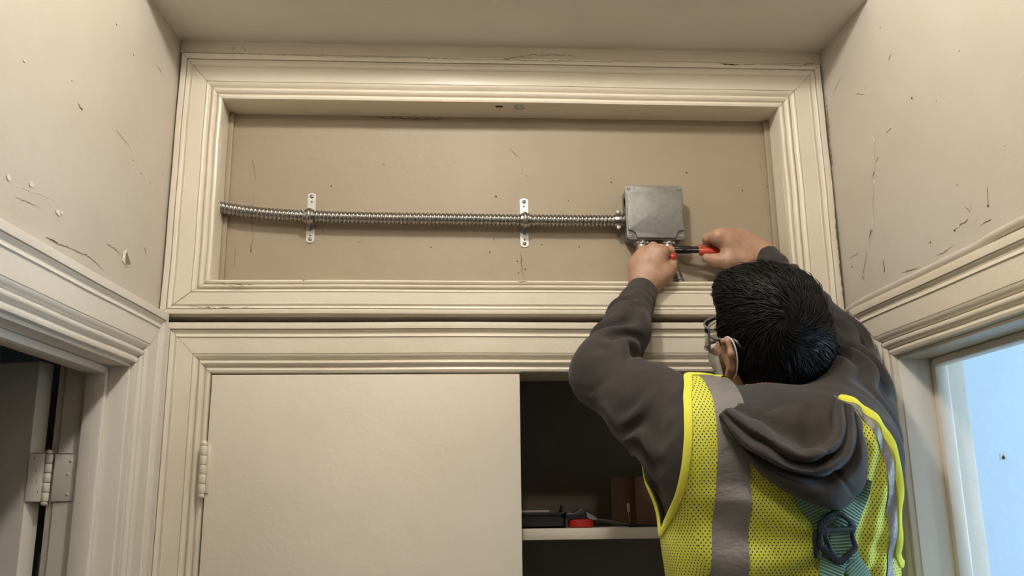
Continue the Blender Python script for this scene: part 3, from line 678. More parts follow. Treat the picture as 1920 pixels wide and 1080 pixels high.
# tape measure: red round body with black top and chrome belt clip
tc_ = P(1090, 975, 0.18); tcx = tc_[0]
tm = empty('tape_measure', (tcx, 0.19, shz1), 'red and black round tape reel on the closet shelf', 'tape measure')
mred = plain('red_plastic', (0.42, 0.018, 0.014), 0.4, bumpscale=200)
lathe('reel_body', [(0, 0), (0.022, 0), (0.0262, 0.003), (0.0268, 0.009), (0.0262, 0.0145), (0.022, 0.017), (0, 0.017)], (tcx, 0.19, shz1), (0, 0, 1), mred, tm, 30)
prism('housing', [(-0.045, 0.0), (0.020, 0.0), (0.021, 0.006), (0.014, 0.016), (0.005, 0.0215), (-0.006, 0.0215), (-0.013, 0.017), (-0.018, 0.0135), (-0.045, 0.013)], lambda u, v, h: (tcx + 0.004 + u, 0.19 + h, shz1 + 0.0165 + v), -0.016, 0.020, M['black'], tm, bevel=0.002)
prism('belt_clip', [(0.010, 0.015), (0.022, 0.009), (0.032, 0.001), (0.030, -0.001), (0.018, 0.0), (0.012, 0.004)], lambda u, v, h: (tcx + u, 0.19 + h, shz1 + 0.0165 + v), -0.017, -0.008, M['zinc'], tm)
# wrench with black handle lying to the right
w0 = np.array([tcx + 0.028, 0.185, shz1 + 0.016]); w1 = np.array([P(1180, 988, 0.15)[0], 0.15, shz1 + 0.0045])
sp = empty('pry_bar', w0, 'slim black bar leaning from the red reel down to the shelf', 'bar')
tube('shaft', [w0, w0 * .6 + w1 * .4 + [0, 0, .001], w1], [0.0045, 0.0040, 0.0040], M['black'], sp, 10)
tube('tip', [w1, w1 + [0.03, 0.0, -0.001], w1 + [0.075, 0.004, -0.0015]], [0.0042, 0.003, 0.0025], M['black'], sp, 10)
for dx in (0.004, 0.009): lathe('rivet', [(0, .0012), (.0014, .0008), (.0016, 0)], w1 + [dx - .012, -0.0025, 0.0035], (0, -0.5, 1), M['zinc'], sp, 10)
# wooden box with hanging white tag
by = 0.26
bx_0 = P(1149, 893, by)[0]; bz_1 = P(1149, 893, by)[2]; bxm = P(1190, 893, by)[0]
mw, nt, bs = nodes('brown_board'); bs.inputs['Roughness'].default_value = 0.55
c = mix(nt, noise(nt, 1.0, 6, 0.65, stretch=(60, 60, 6)), (0.20, 0.095, 0.045), (0.12, 0.055, 0.028)); nt.links.new(c, bs.inputs['Base Color'])
wbx = empty('wooden_box', (bxm, by, shz1), 'brown wooden box standing at the back of the closet shelf', 'box')
boxes('side_board', [((bx_0, by + 0.03, shz1), (bxm, by + 0.045, bz_1))], mw, wbx, bevel=0.001)
boxes('front_board', [((bxm, by, shz1), (bxm + 0.17, by + 0.014, bz_1 - 0.001))], mw, wbx, bevel=0.001)
boxes('end_board', [((bxm, by + 0.014, shz1), (bxm + 0.012, by + 0.12, bz_1))], mw, wbx, bevel=0.001); boxes('end_board', [((bxm + 0.158, by + 0.014, shz1), (bxm + 0.17, by + 0.12, bz_1))], mw, wbx, bevel=0.001)
boxes('back_board', [((bxm + .012, by + 0.106, shz1), (bxm + 0.158, by + 0.12, bz_1))], mw, wbx, bevel=0.001)
ta = P(1178, 952, by + 0.028); tb = P(1180, 979, by + 0.028)
tg = empty('hanging_tag', ta, 'small white tag on a thin cord against the brown box', 'tag')
mwh = plain('white_plastic', (0.62, 0.60, 0.56), 0.45)
boxes('tag_body', [(ta + [-0.003, -0.003, -0.008], ta + [0.003, 0.0015, 0.010])], mwh, tg, bevel=0.001)
tube('cord', spline([ta + [0, -0.001, -0.008], (ta + tb) / 2 + [-0.0005, -0.001, -0.003], tb + [0.001, -0.001, 0]], 12), 0.0007, mwh, tg, 6)
lathe('bead', [(0.0, 0.0015), (0.0014, 0.0008), (0.0014, -0.0008), (0, -0.0015)], tb + [0.001, -0.001, 0], (0, 0, 1), mwh, tg, 8, 80)

# chip in the blue wall
def FBW(u, v, h): return (u, YBW - h, v)
q = P(1881, 857, YBW); blob('plaster_chip', FBW, (q[0], q[2]), 0.013, 0.010, M['plaster'], bw, 0.0008, 11, 3)
blob('nail_hole', FBW, (q[0], q[2]), 0.005, 0.0055, M['crack'], bw, 0.0014, 9, 4)
# ================================================================== the electrician
# ---- signed distance modelling kit (numpy): rounded limbs blended into one skin, meshed by surface nets
class SDF:
    def __init__(self): self.p = []                       # (kind, data, k, centre, radius)
    def cone(self, a, b, ra, rb, k=0.02):
        a = np.asarray(a, float); b = np.asarray(b, float); c = (a + b) / 2
        self.p.append(('c', (a, b, ra, rb), k, c, np.linalg.norm(b - a) / 2 + max(ra, rb))); return self
    def chain(self, pts, rad, k=0.02):
        for i in range(len(pts) - 1): self.cone(pts[i], pts[i + 1], rad[i], rad[i + 1], k)
        return self
    def ell(self, c, r, R=None, k=0.02):
        c = np.asarray(c, float); R = np.eye(3) if R is None else np.asarray(R, float)
        self.p.append(('e', (c, np.asarray(r, float), R), k, c, max(r))); return self
    def cut(self, c, r, R=None, k=0.02):
        c = np.asarray(c, float); R = np.eye(3) if R is None else np.asarray(R, float)
        self.p.append(('x', (c, np.asarray(r, float), R), k, c, max(r))); return self
    def cutcone(self, a, b, ra, rb, k=0.02):
        a = np.asarray(a, float); b = np.asarray(b, float); c = (a + b) / 2
        self.p.append(('y', (a, b, ra, rb), k, c, np.linalg.norm(b - a) / 2 + max(ra, rb))); return self
    disp = None
    off = 0.0
    @staticmethod
    def prim(kind, data, X):
        if kind in 'cy':
            a, b, ra, rb = data; ab = b - a; t = np.clip((X - a) @ ab / (ab @ ab + 1e-12), 0, 1)
            return np.linalg.norm(X - a - t[:, None] * ab, axis=1) - (ra + (rb - ra) * t)
        c, r, R = data; q = (X - c) @ R
        k0 = np.linalg.norm(q / r, axis=1); k1 = np.linalg.norm(q / (r * r), axis=1) + 1e-9
        return k0 * (k0 - 1) / k1
    def __call__(self, X, prims=None):
        d = None
        for kind, data, k, c, R in (self.p if prims is None else prims):
            e = self.prim(kind, data, X)
            if d is None:
                d = e if kind in 'ce' else np.full(len(X), 1.0); continue
            if kind in 'ce':
                h = np.maximum(k - np.abs(d - e), 0) / k; d = np.minimum(d, e) - h * h * k / 4
            else:
                e = -e; h = np.maximum(k - np.abs(d - e), 0) / k; d = np.maximum(d, e) + h * h * k / 4
        if d is None: d = np.full(len(X), 1.0)
        if self.disp is not None:
            near = np.abs(d) < 0.06
            if near.any(): d = d.copy(); d[near] -= self.disp(X[near])
        return d - self.off
    def grad(self, X, e=0.0015):
        X = np.atleast_2d(X); g = np.stack([self(X + np.eye(3)[i] * e) - self(X - np.eye(3)[i] * e) for i in range(3)], 1)
        return g / (np.linalg.norm(g, axis=1)[:, None] + 1e-12)
    def hit(self, x, y, t0=0.6, lim=2.2):
        d = ray(x, y); d = d / np.linalg.norm(d); t = t0
        for _ in range(120):
            q = CAM + d * t; s = float(self(q[None])[0])
            if s < 0.0004: return q
            t += max(s * 0.7, 0.0004)
            if t > lim: break
        return None
    def snap(self, X, level=0.0, it=4):
        X = np.atleast_2d(np.asarray(X, float)).copy()
        for _ in range(it): X -= self.grad(X) * (self(X) - level)[:, None] * 0.9
        return X
    def mesh(self, lo, hi, h, B=16):
        lo = np.asarray(lo, float); hi = np.asarray(hi, float)
        nb = np.ceil((hi - lo) / (h * B)).astype(int); bs = h * B; diag = bs * 0.87
        I = np.stack(np.meshgrid(*[np.arange(n) for n in nb], indexing='ij'), -1).reshape(-1, 3)
        cen = lo + (I + 0.5) * bs
        dc = self(cen); act = I[np.abs(dc) < diag * 1.5 + 0.02]
        G = np.stack(np.meshgrid(*[np.arange(B + 1)] * 3, indexing='ij'), -1).reshape(-1, 3)
        N = nb * B + 1; n1 = B + 1
        VI = []; VP = []; QU = []
        cid = lambda c: (c[..., 0].astype(np.int64) * (N[1] + 2) + c[..., 1]) * (N[2] + 2) + c[..., 2]
        corners = np.array([(a, b, c) for a in (0, 1) for b in (0, 1) for c in (0, 1)])
        edges = [(i, j) for i in range(8) for j in range(8) if i < j and np.abs(corners[i] - corners[j]).sum() == 1]
        for b in act:
            c0 = lo + (b + 0.5) * bs
            pr = [p for p in self.p if np.linalg.norm(c0 - p[3]) - p[4] < diag + 0.06 + p[2]]
            if not pr or not any(p[0] in 'ce' for p in pr): continue
            X = lo + (b * B + G) * h; D = self(X, pr).reshape(n1, n1, n1); S = D < 0
            if S.all() or not S.any(): continue
            cs = np.stack([S[a:B + a, bb:B + bb, c:B + c] for a, bb, c in corners], 0)
            mixd = cs.any(0) & ~cs.all(0); cells = np.argwhere(mixd)
            if len(cells) == 0: continue
            dv = np.stack([D[cells[:, 0] + a, cells[:, 1] + bb, cells[:, 2] + c] for a, bb, c in corners], 1)
            acc = np.zeros((len(cells), 3)); cnt = np.zeros(len(cells))
            for i, j in edges:
                x = (dv[:, i] < 0) != (dv[:, j] < 0); t = np.where(x, dv[:, i] / (dv[:, i] - dv[:, j] + 1e-20), 0)
                acc += np.where(x[:, None], corners[i] + t[:, None] * (corners[j] - corners[i]), 0); cnt += x
            VP.append(lo + (b * B + cells + acc / cnt[:, None]) * h); VI.append(cid(b * B + cells))
            for ax in range(3):
                a0 = S[:B, :B, :B]; sl = [slice(0, B)] * 3; sl[ax] = slice(1, B + 1); a1 = S[tuple(sl)]
                e = np.argwhere(a0 != a1)
                if len(e) == 0: continue
                fl = a0[e[:, 0], e[:, 1], e[:, 2]]; g = b * B + e
                u = np.zeros(3, int); v = np.zeros(3, int); u[(ax + 1) % 3] = 1; v[(ax + 2) % 3] = 1
                q = np.stack([cid(g - u - v), cid(g - v), cid(g), cid(g - u)], 1)
                q[~fl] = q[~fl][:, ::-1]; QU.append(q)
        VI = np.concatenate(VI); VP = np.concatenate(VP); QU = np.concatenate(QU)
        o = np.argsort(VI); VI = VI[o]; VP = VP[o]
        idx = np.searchsorted(VI, QU); idx = np.clip(idx, 0, len(VI) - 1); ok = (VI[idx] == QU).all(1)
        return VP, idx[ok]
def smooth_mesh(V, Q, it=2, lam=0.5):
    E = np.concatenate([Q[:, [0, 1]], Q[:, [1, 2]], Q[:, [2, 3]], Q[:, [3, 0]]])
    for _ in range(it):
        A = np.zeros_like(V); c = np.zeros(len(V))
        for a, b in ((0, 1), (1, 0)):
            np.add.at(A, E[:, a], V[E[:, b]]); np.add.at(c, E[:, a], 1)
        V = V + lam * (A / np.maximum(c, 1)[:, None] - V)
    return V
def fast_mesh(name, V, F, mat, parent, smooth=180, attrs=None):
    V = np.asarray(V, np.float32); F = np.asarray(F, np.int32); k = F.shape[1]
    me = bpy.data.meshes.new(name); me.vertices.add(len(V)); me.vertices.foreach_set('co', V.ravel())
    me.loops.add(F.size); me.loops.foreach_set('vertex_index', F.ravel())
    me.polygons.add(len(F)); me.polygons.foreach_set('loop_start', np.arange(0, F.size, k, dtype=np.int32))
    for nm, a in (attrs or {}).items():
        at = me.attributes.new(nm, 'FLOAT', 'POINT'); at.data.foreach_set('value', np.asarray(a, np.float32))
    me.update(calc_edges=True)
    return finish(name, me, mat, parent, smooth)
def clip_tris(V, T, f):
    """keep the part of a triangle mesh where f > 0, cut cleanly along f = 0"""
    V = np.asarray(V, float); f = np.asarray(f, float); pos = f[T] > 0; c = pos.sum(1)
    out = [T[c == 3]]; new = [V]; base = len(V)
    E = []; 
    def rolled(sel, col):
        t = T[sel]; k = np.argmax(col, 1); return np.stack([t[np.arange(len(t)), (k + i) % 3] for i in range(3)], 1)
    t1 = rolled(c == 1, pos[c == 1]); t2 = rolled(c == 2, ~pos[c == 2])      # lone inside vertex first / lone outside vertex first
    E = np.concatenate([t1[:, [0, 1]], t1[:, [0, 2]], t2[:, [0, 1]], t2[:, [0, 2]]]); E = np.sort(E, 1)
    if len(E):
        U, inv = np.unique(E, axis=0, return_inverse=True); inv = inv.ravel()
        t = (f[U[:, 0]] / (f[U[:, 0]] - f[U[:, 1]]))[:, None]; new.append(V[U[:, 0]] * (1 - t) + V[U[:, 1]] * t); inv = inv + base
        n1, n2 = len(t1), len(t2); a, b = inv[:n1], inv[n1:2 * n1]; p, q = inv[2 * n1:2 * n1 + n2], inv[2 * n1 + n2:]
        out += [np.stack([t1[:, 0], a, b], 1), np.stack([p, t2[:, 1], t2[:, 2]], 1), np.stack([p, t2[:, 2], q], 1)]
    V = np.concatenate(new); out = np.concatenate(out); used = np.unique(out); re = np.full(len(V), -1); re[used] = np.arange(len(used))
    return V[used], re[out]
def quads2tris(Q): return np.concatenate([Q[:, [0, 1, 2]], Q[:, [0, 2, 3]]])
def boundary_loops(T):
    E = np.concatenate([T[:, [0, 1]], T[:, [1, 2]], T[:, [2, 0]]]); s = set(map(tuple, E.tolist()))
    nx = {a: b for a, b in s if (b, a) not in s}; loops = []
    while nx:
        a, b = nx.popitem(); lp = [a]
        while b in nx and b != lp[0]: lp.append(b); b = nx.pop(b)
        if b != lp[0]: lp.append(b)
        loops.append(lp)
    return loops
def resample(p, step, closed=False):
    p = np.asarray(p, float)
    if closed: p = np.vstack([p, p[:1]])
    L = np.cumsum(np.r_[0, np.linalg.norm(np.diff(p, axis=0), axis=1)]); n = max(4, int(L[-1] / step)); S = np.linspace(0, L[-1], n)
    return np.stack([np.interp(S, L, p[:, i]) for i in range(3)], 1)
def poly_field(poly):
    poly = np.asarray(poly, float)
    def f(U):
        d = np.full(len(U), 9.0); ins = np.zeros(len(U), bool)
        for i in range(len(poly)):
            a = poly[i]; b = poly[(i + 1) % len(poly)]; ab = b - a
            t = np.clip((U - a) @ ab / (ab @ ab + 1e-12), 0, 1); d = np.minimum(d, np.linalg.norm(U - a - t[:, None] * ab, axis=1))
            c = ((a[1] > U[:, 1]) != (b[1] > U[:, 1])) & (U[:, 0] < (b[0] - a[0]) * (U[:, 1] - a[1]) / (b[1] - a[1] + 1e-12) + a[0]); ins ^= c
        return np.where(ins, d, -d)
    return f
def sstep(x, a, b): t = np.clip((x - a) / (b - a), 0, 1); return t * t * (3 - 2 * t)

# ---- joints (placed in space: pixel of the photograph + distance from the end wall)
SHL, ELL, WRL = P(1325, 838, -0.335), P(1132, 702, -0.165), P(1204, 546, -0.006)
SHR, ELR, WRR = P(1588, 845, -0.335), P(1566, 652, -0.125), P(1434, 485, -0.006)
HC = P(1440, 642, -0.215)
yaw_, pit_, rol_ = math.radians(24), math.radians(18), math.radians(12)
fw = np.array([-math.sin(yaw_) * math.cos(pit_), math.cos(yaw_) * math.cos(pit_), math.sin(pit_)])
rt0 = np.array([math.cos(yaw_), math.sin(yaw_), 0]); up0 = np.cross(rt0, fw)
rt = rt0 * math.cos(rol_) + up0 * math.sin(rol_); up = -rt0 * math.sin(rol_) + up0 * math.cos(rol_)
RH = np.stack([rt, fw, up], 1)                            # head frame: right, forward, up
def H(a, b, c): return HC + RH @ np.array([a, b, c])
NB = P(1448, 800, -0.275)                                 # base of the neck
CH = P(1460, 985, -0.30)                                  # chest centre
px_m = lambda Y: FPX / (Y + 1.75)
WAIST = CH + np.array([0.0, 0.02, -0.30]); PEL = CH + np.array([0.0, 0.02, -0.45])

# ---- skin: head, neck, torso, arms and hands as one surface
body = SDF()
body.ell(H(0, -0.005, 0.022), (0.075, 0.094, 0.088), RH, 0.02)
body.ell(H(0, 0.045, -0.045), (0.056, 0.048, 0.072), RH, 0.035)
body.cone(H(-0.03, 0.05, -0.085), H(0.03, 0.05, -0.085), 0.026, 0.026, 0.03)
body.cone(H(0, 0.070, -0.100), H(0, 0.074, -0.100), 0.016, 0.016, 0.02)
body.cone(H(0, 0.092, -0.005), H(0, 0.106, -0.034), 0.008, 0.012, 0.012)           # nose
body.cone(H(-0.011, 0.098, -0.037), H(0.011, 0.098, -0.037), 0.008, 0.008, 0.008)
body.cone(H(-0.035, 0.086, 0.018), H(0.035, 0.086, 0.018), 0.009, 0.009, 0.016)    # brow
for s in (-1, 1):
    body.cut(H(s * 0.032, 0.100, 0.0), (0.017, 0.014, 0.010), RH, 0.012)           # eye sockets
    body.ell(H(s * 0.032, 0.083, 0.0), (0.012, 0.012, 0.011), RH, 0.003)
    body.ell(H(s * 0.044, 0.068, -0.028), (0.02, 0.018, 0.018), RH, 0.02)          # cheek bones
body.cone(H(-0.02, 0.091, -0.066), H(0.02, 0.091, -0.066), 0.006, 0.006, 0.008)    # lips
body.cone(H(-0.016, 0.090, -0.076), H(0.016, 0.090, -0.076), 0.0065, 0.0065, 0.006)
for s in (-1, 1):                                                                   # ears
    e = [H(s * 0.078, 0.012, -0.030), H(s * 0.084, 0.014, -0.008), H(s * 0.092, 0.004, 0.014), H(s * 0.099, -0.016, 0.018), H(s * 0.100, -0.024, -0.002), H(s * 0.094, -0.016, -0.028), H(s * 0.085, 0.000, -0.046), H(s * 0.079, 0.006, -0.048)]
    body.chain(e, [0.004, 0.0045, 0.0045, 0.0045, 0.0050, 0.0052, 0.0068, 0.0055], 0.006)
    body.ell(H(s * 0.086, -0.004, -0.012), (0.0045, 0.017, 0.026), RH, 0.008)
body.cone(H(0, -0.020, -0.055), NB + [0, 0.02, 0], 0.048, 0.048, 0.03)
NBb = NB + [0, 0.03, -0.05]
body.cone(NBb, SHL * 0.75 + NBb * 0.25, 0.045, 0.042, 0.03); body.cone(NBb, SHR * 0.75 + NBb * 0.25, 0.045, 0.042, 0.03)
body.ell(CH + [0, 0, 0.02], (0.150, 0.092, 0.19), None, 0.06)
body.cone(WAIST, PEL, 0.105, 0.115, 0.08)
for S_, E_, W_ in ((SHL, ELL, WRL), (SHR, ELR, WRR)):
    body.cone(S_, E_, 0.050, 0.038, 0.03); body.cone(E_, E_ * 0.55 + W_ * 0.45, 0.038, 0.038, 0.02); body.cone(E_ * 0.55 + W_ * 0.45, W_, 0.037, 0.0235, 0.02)
def hand(W_, mcp, pip, dip, tip, thumb, fore):
    w2 = W_ + (W_ - fore) / np.linalg.norm(W_ - fore) * 0.012
    for i in range(4):
        body.cone(w2, mcp[i], 0.0200, 0.0135, 0.016)
    for i in range(3):
        body.cone(mcp[i] * 0.75 + w2 * 0.25, mcp[i + 1] * 0.75 + w2 * 0.25, 0.0130, 0.0130, 0.014)
        body.cone(mcp[i] * 0.4 + w2 * 0.6, mcp[i + 1] * 0.4 + w2 * 0.6, 0.0165, 0.0165, 0.014)
    r0 = (0.0098, 0.0102, 0.0097, 0.0086)
    for i in range(4):
        r = r0[i]
        body.cone(mcp[i], mcp[i], r * 1.12, r * 1.12, 0.008)
        body.cone(mcp[i], pip[i], r * 1.08, r, 0.006); body.cone(pip[i], dip[i], r * 1.0, r * 0.90, 0.004); body.cone(dip[i], tip[i], r * 0.90, r * 0.78, 0.004)
    body.chain(thumb, (0.0185, 0.0140, 0.0116, 0.0098), 0.008)
    body.cone(w2, thumb[0], 0.021, 0.0185, 0.016); body.cone(thumb[0], mcp[0], 0.016, 0.013, 0.016)
    body.cone(thumb[1], mcp[0] * 0.7 + w2 * 0.3, 0.010, 0.011, 0.016)
Q_ = lambda l: [P(*a) for a in l]
# right hand: index, middle, ring, little
hand(WRR, Q_([(1347, 445, -0.012), (1361, 438, -0.004), (1379, 440, 0.006), (1396, 449, 0.016)]),
     Q_([(1326, 447, 0.010), (1337, 438, 0.028), (1356, 438, 0.038), (1378, 446, 0.044)]),
     Q_([(1325, 461, 0.026), (1342, 456, 0.046), (1360, 460, 0.052), (1380, 465, 0.052)]),
     Q_([(1333, 477, 0.030), (1350, 475, 0.042), (1366, 479, 0.044), (1384, 480, 0.042)]),
     Q_([(1398, 489, -0.006), (1367, 489, -0.012), (1342, 488, -0.004), (1325, 484, 0.006)]), ELR)
# left hand
hand(WRL, Q_([(1238, 474, -0.012), (1219, 472, -0.006), (1202, 480, 0.000), (1190, 495, 0.004)]),
     Q_([(1256, 470, 0.004), (1225, 463, 0.015), (1205, 470, 0.018), (1193, 485, 0.020)]),
     Q_([(1260, 480, 0.016), (1233, 475, 0.026), (1213, 481, 0.029), (1200, 494, 0.030)]),
     Q_([(1252, 492, 0.020), (1237, 491, 0.022), (1220, 496, 0.024), (1208, 505, 0.024)]),
     Q_([(1226, 525, -0.006), (1247, 513, -0.010), (1258, 501, -0.002), (1262, 489, 0.006)]), ELL)

person = empty('person', (PEL[0], PEL[1], 0.30), 'person seen from behind in grey hoodie and yellow vest reaching into the recess', 'person')
ms, nt, bs = nodes('skin')
c = mix(nt, ramp(nt, noise(nt, 60, 5, 0.6), 0.35, 0.7), (0.45, 0.275, 0.19), (0.37, 0.205, 0.135)); nt.links.new(c, bs.inputs['Base Color'])
bs.inputs['Roughness'].default_value = 0.5; bs.inputs['Subsurface Weight'].default_value = 0.12
bs.inputs['Subsurface Radius'].default_value = (0.006, 0.002, 0.001); bs.inputs['Subsurface Scale'].default_value = 0.6
bump(nt, bs, noise(nt, 350, 3, 0.6), 0.10, 0.0006)
V, Qd = body.mesh((0.05, -0.55, 1.05), (0.95, 0.12, 2.15), 0.0027)
fast_mesh('body', smooth_mesh(V, Qd, 1), Qd, ms, person)

# ---- hoodie
def fabric(name, col, bscale=900, rough=0.9, fold=0.0):
    m_, nt, bs = nodes(name)
    c = mix(nt, ramp(nt, noise(nt, 9, 5, 0.6), 0.35, 0.7), col, tuple(k * 0.86 for k in col)); nt.links.new(c, bs.inputs['Base Color'])
    bs.inputs['Roughness'].default_value = rough; bs.inputs['Sheen Weight'].default_value = 0.12; bs.inputs['Specular IOR Level'].default_value = 0.15
    b = bump(nt, bs, noise(nt, bscale, 3, 0.7), 0.20, 0.0008)
    if fold: bump(nt, bs, noise(nt, 28, 3, 0.5), fold, 0.006, b)
    return m_
M['hoodie'] = fabric('grey_sweatshirt', (0.052, 0.046, 0.044), fold=0.25)
M['lining'] = fabric('grey_fleece', (0.050, 0.043, 0.039), 300, fold=0.5)
hood_t = SDF()                                            # torso of the sweatshirt
hood_t.ell(CH, (0.176, 0.116, 0.215), None, 0.06)
hood_t.cone(SHL + [0.02, 0.035, 0.0], SHR + [-0.02, 0.035, 0.0], 0.078, 0.078, 0.06)
hood_t.cone(WAIST + [0, 0, 0.06], PEL, 0.135, 0.145, 0.10)
hood_t.cone(WAIST + [-0.045, 0, 0.1], PEL + [-0.05, 0, 0], 0.125, 0.13, 0.08); hood_t.cone(WAIST + [0.045, 0, 0.1], PEL + [0.05, 0, 0], 0.125, 0.13, 0.08)
hood_t.cone(NB + [0, 0.0, -0.025], NB + [0, -0.01, -0.07], 0.062, 0.085, 0.04)
for s_, S_ in ((-1, SHL), (1, SHR)):
    hood_t.ell(S_ + [-s_ * 0.055, -0.040, -0.07], (0.085, 0.035, 0.085), None, 0.06)    # shoulder blades
hood = SDF(); hood.p = list(hood_t.p)
def sleeve(S_, E_, W_, tops):
    f_ = (W_ - E_) / np.linalg.norm(W_ - E_); cuff = W_ - f_ * 0.004
    m1 = S_ * 0.5 + E_ * 0.5; m2 = E_ * 0.5 + cuff * 0.5; m3 = E_ * 0.16 + cuff * 0.84
    hood.cone(S_, m1, tops[0], tops[1], 0.05); hood.cone(m1, E_, tops[1], tops[2], 0.03)
    hood.cone(E_, m2, tops[2], tops[3], 0.03); hood.cone(m2, m3, tops[3], tops[4], 0.02); hood.cone(m3, W_ + f_ * 0.03, tops[4], 0.0285, 0.01)
    return f_
fL = sleeve(SHL, ELL, WRL, (0.086, 0.066, 0.054, 0.046, 0.034)); fR = sleeve(SHR, ELR, WRR, (0.078, 0.068, 0.056, 0.046, 0.034))
def limb_folds(X, A, B, amp, freq, seed, t0=0.0, t1=1.0, twist=1.2):
    ab = B - A; L = np.linalg.norm(ab); ax = ab / L; r = X - A; t = r @ ax / L
    u, v = frame_from(ax); q = r - (r @ ax)[:, None] * ax; rad = np.linalg.norm(q, axis=1)
    ph = np.arctan2(q @ v, q @ u)
    w = sstep(t, t0 - 0.1, t0 + 0.12) * (1 - sstep(t, t1 - 0.12, t1 + 0.1)) * np.exp(-(np.maximum(rad - 0.085, 0) / 0.02) ** 2)
    s = freq * t + twist * np.sin(ph + seed) + 0.5 * np.sin(2 * ph + 2 * seed) + 0.3 * np.sin(5 * t * 3 + seed)
    g = np.sin(s * 6.283); g = np.sign(g) * np.abs(g) ** 0.8
    m_ = 0.45 + 0.55 * np.sin(ph * 1.0 + seed * 2.3 + 4 * t)
    return amp * w * g * m_
def hfold(X):
    d = limb_folds(X, SHL, ELL, 0.0085, 2.6, 0.7, 0.05, 1.05) + limb_folds(X, ELL, WRL, 0.0072, 3.3, 2.1, 0.0, 0.86) \
      + limb_folds(X, SHR, ELR, 0.0105, 3.2, 4.0, 0.05, 1.05, 0.7) + limb_folds(X, ELR, WRR, 0.0055, 3.0, 1.1, 0.0, 0.86)
    for W_, f_ in ((WRL, fL), (WRR, fR)):                # ribbed cuff: the sleeve gathers just before it
        t = (X - W_) @ f_; near = np.linalg.norm(X - W_, axis=1) < 0.075
        d = d - near * 0.0028 * np.exp(-((t + 0.044) / 0.005) ** 2)
    return d
hood.disp = hfold
V, Qd = hood.mesh((0.02, -0.60, 1.00), (0.98, 0.10, 2.12), 0.0036)
V = smooth_mesh(V, Qd, 1); T = quads2tris(Qd)
f = np.full(len(V), 1.0)
for W_, f_ in ((WRL, fL), (WRR, fR)):
    near = np.linalg.norm(V - W_, axis=1) < 0.075
    f = np.where(near, np.minimum(f, 0.004 - (V - W_) @ f_), f)
f = np.minimum(f, V[:, 2] - (PEL[2] - 0.09))
V, T = clip_tris(V, T, f)
ho = fast_mesh('hoodie', V, T, M['hoodie'], person)
sm_ = ho.modifiers.new('thickness', 'SOLIDIFY'); sm_.thickness = 0.003; sm_.offset = -1

# ---- hood lying on the upper back: cloth lofted through a family of U-shaped folds
HOODC = [   # pixel of each control point and how far it stands off the back
 [(1385, 756, .003), (1440, 758, .006), (1490, 758, .008), (1535, 752, .008), (1556, 742, .008)],
 [(1380, 762, .006), (1435, 774, .012), (1495, 790, .016), (1545, 780, .016), (1561, 745, .018)],
 [(1375, 765, .010), (1440, 803, .018), (1512, 834, .022), (1556, 820, .024), (1566, 748, .026)],
 [(1369, 766, .018), (1432, 801, .050), (1512, 843, .068), (1562, 824, .066), (1571, 750, .038)],
 [(1361, 768, .023), (1425, 813, .065), (1512, 857, .088), (1571, 830, .084), (1578, 752, .044)],
 [(1355, 772, .014), (1418, 825, .044), (1510, 868, .060), (1579, 835, .060), (1584, 754, .036)],
 [(1350, 777, .020), (1412, 839, .062), (1512, 886, .086), (1593, 845, .076), (1596, 760, .044)],
 [(1349, 782, .008), (1412, 850, .030), (1522, 894, .042), (1601, 851, .046), (1601, 766, .032)],
 [(1352, 792, .014), (1425, 874, .046), (1545, 922, .068), (1613, 871, .054), (1609, 780, .034)],
 [(1361, 804, .006), (1442, 897, .025), (1570, 954, .038), (1622, 888, .024), (1616, 798, .018)],
 [(1372, 805, -.015), (1455, 897, -.012), (1573, 948, -.006), (1614, 886, -.012), (1606, 800, -.015)]]
bk = SDF(); bk.p = list(hood.p); bk.off = 0.0095
def backpt(x, y, c):
    q = bk.hit(x, y); return P(x, y, (q[1] if q is not None else -0.40) - c)
NU, NV = 90, 120
cols = np.array([spline([backpt(*a) for a in r], NU) for r in HOODC])                       # 11 x NU x 3
grid = np.array([spline(cols[:, j], NV) for j in range(NU)])              # NU x NV x 3
gu = np.linspace(0, 1, NU)[:, None]; gv = np.linspace(0, 1, NV)[None, :]
dx = np.gradient(grid, axis=0); dy = np.gradient(grid, axis=1); gn = np.cross(dx, dy); gn /= np.linalg.norm(gn, axis=2)[..., None] + 1e-9
if gn[NU // 2, NV // 2, 1] > 0: gn = -gn
fl_ = np.sin(gu * 31 + 2.0 * np.sin(gv * 9)) * np.sin(gv * 22 + gu * 6) * 0.0016 + np.sin(gu * 14 + gv * 18) * 0.0022
fl_ = fl_ * np.sin(np.pi * np.clip(gu, 0, 1)) ** 0.5
fl_ = fl_ - 0.0035 * np.exp(-((gu - (0.58 + 0.05 * gv)) / 0.012) ** 2) * sstep(gv, 0.62, 0.70)   # centre seam
grid = grid + gn * fl_[..., None]
FF = np.array([(i * NV + j, (i + 1) * NV + j, (i + 1) * NV + j + 1, i * NV + j + 1) for i in range(NU - 1) for j in range(NV - 1)])
jl = int(NV * 0.27)
hoodp = empty('hood', NB); setparent(hoodp, person)
sel = (FF[:, 0] % NV) < jl
o_ = fixnormals(fast_mesh('lining', grid.reshape(-1, 3), FF[sel], M['lining'], hoodp)); 
o_ = fixnormals(fast_mesh('outer_shell', grid.reshape(-1, 3), FF[~sel], M['hoodie'], hoodp))
sm_ = o_.modifiers.new('thickness', 'SOLIDIFY'); sm_.thickness = 0.003; sm_.offset = 0

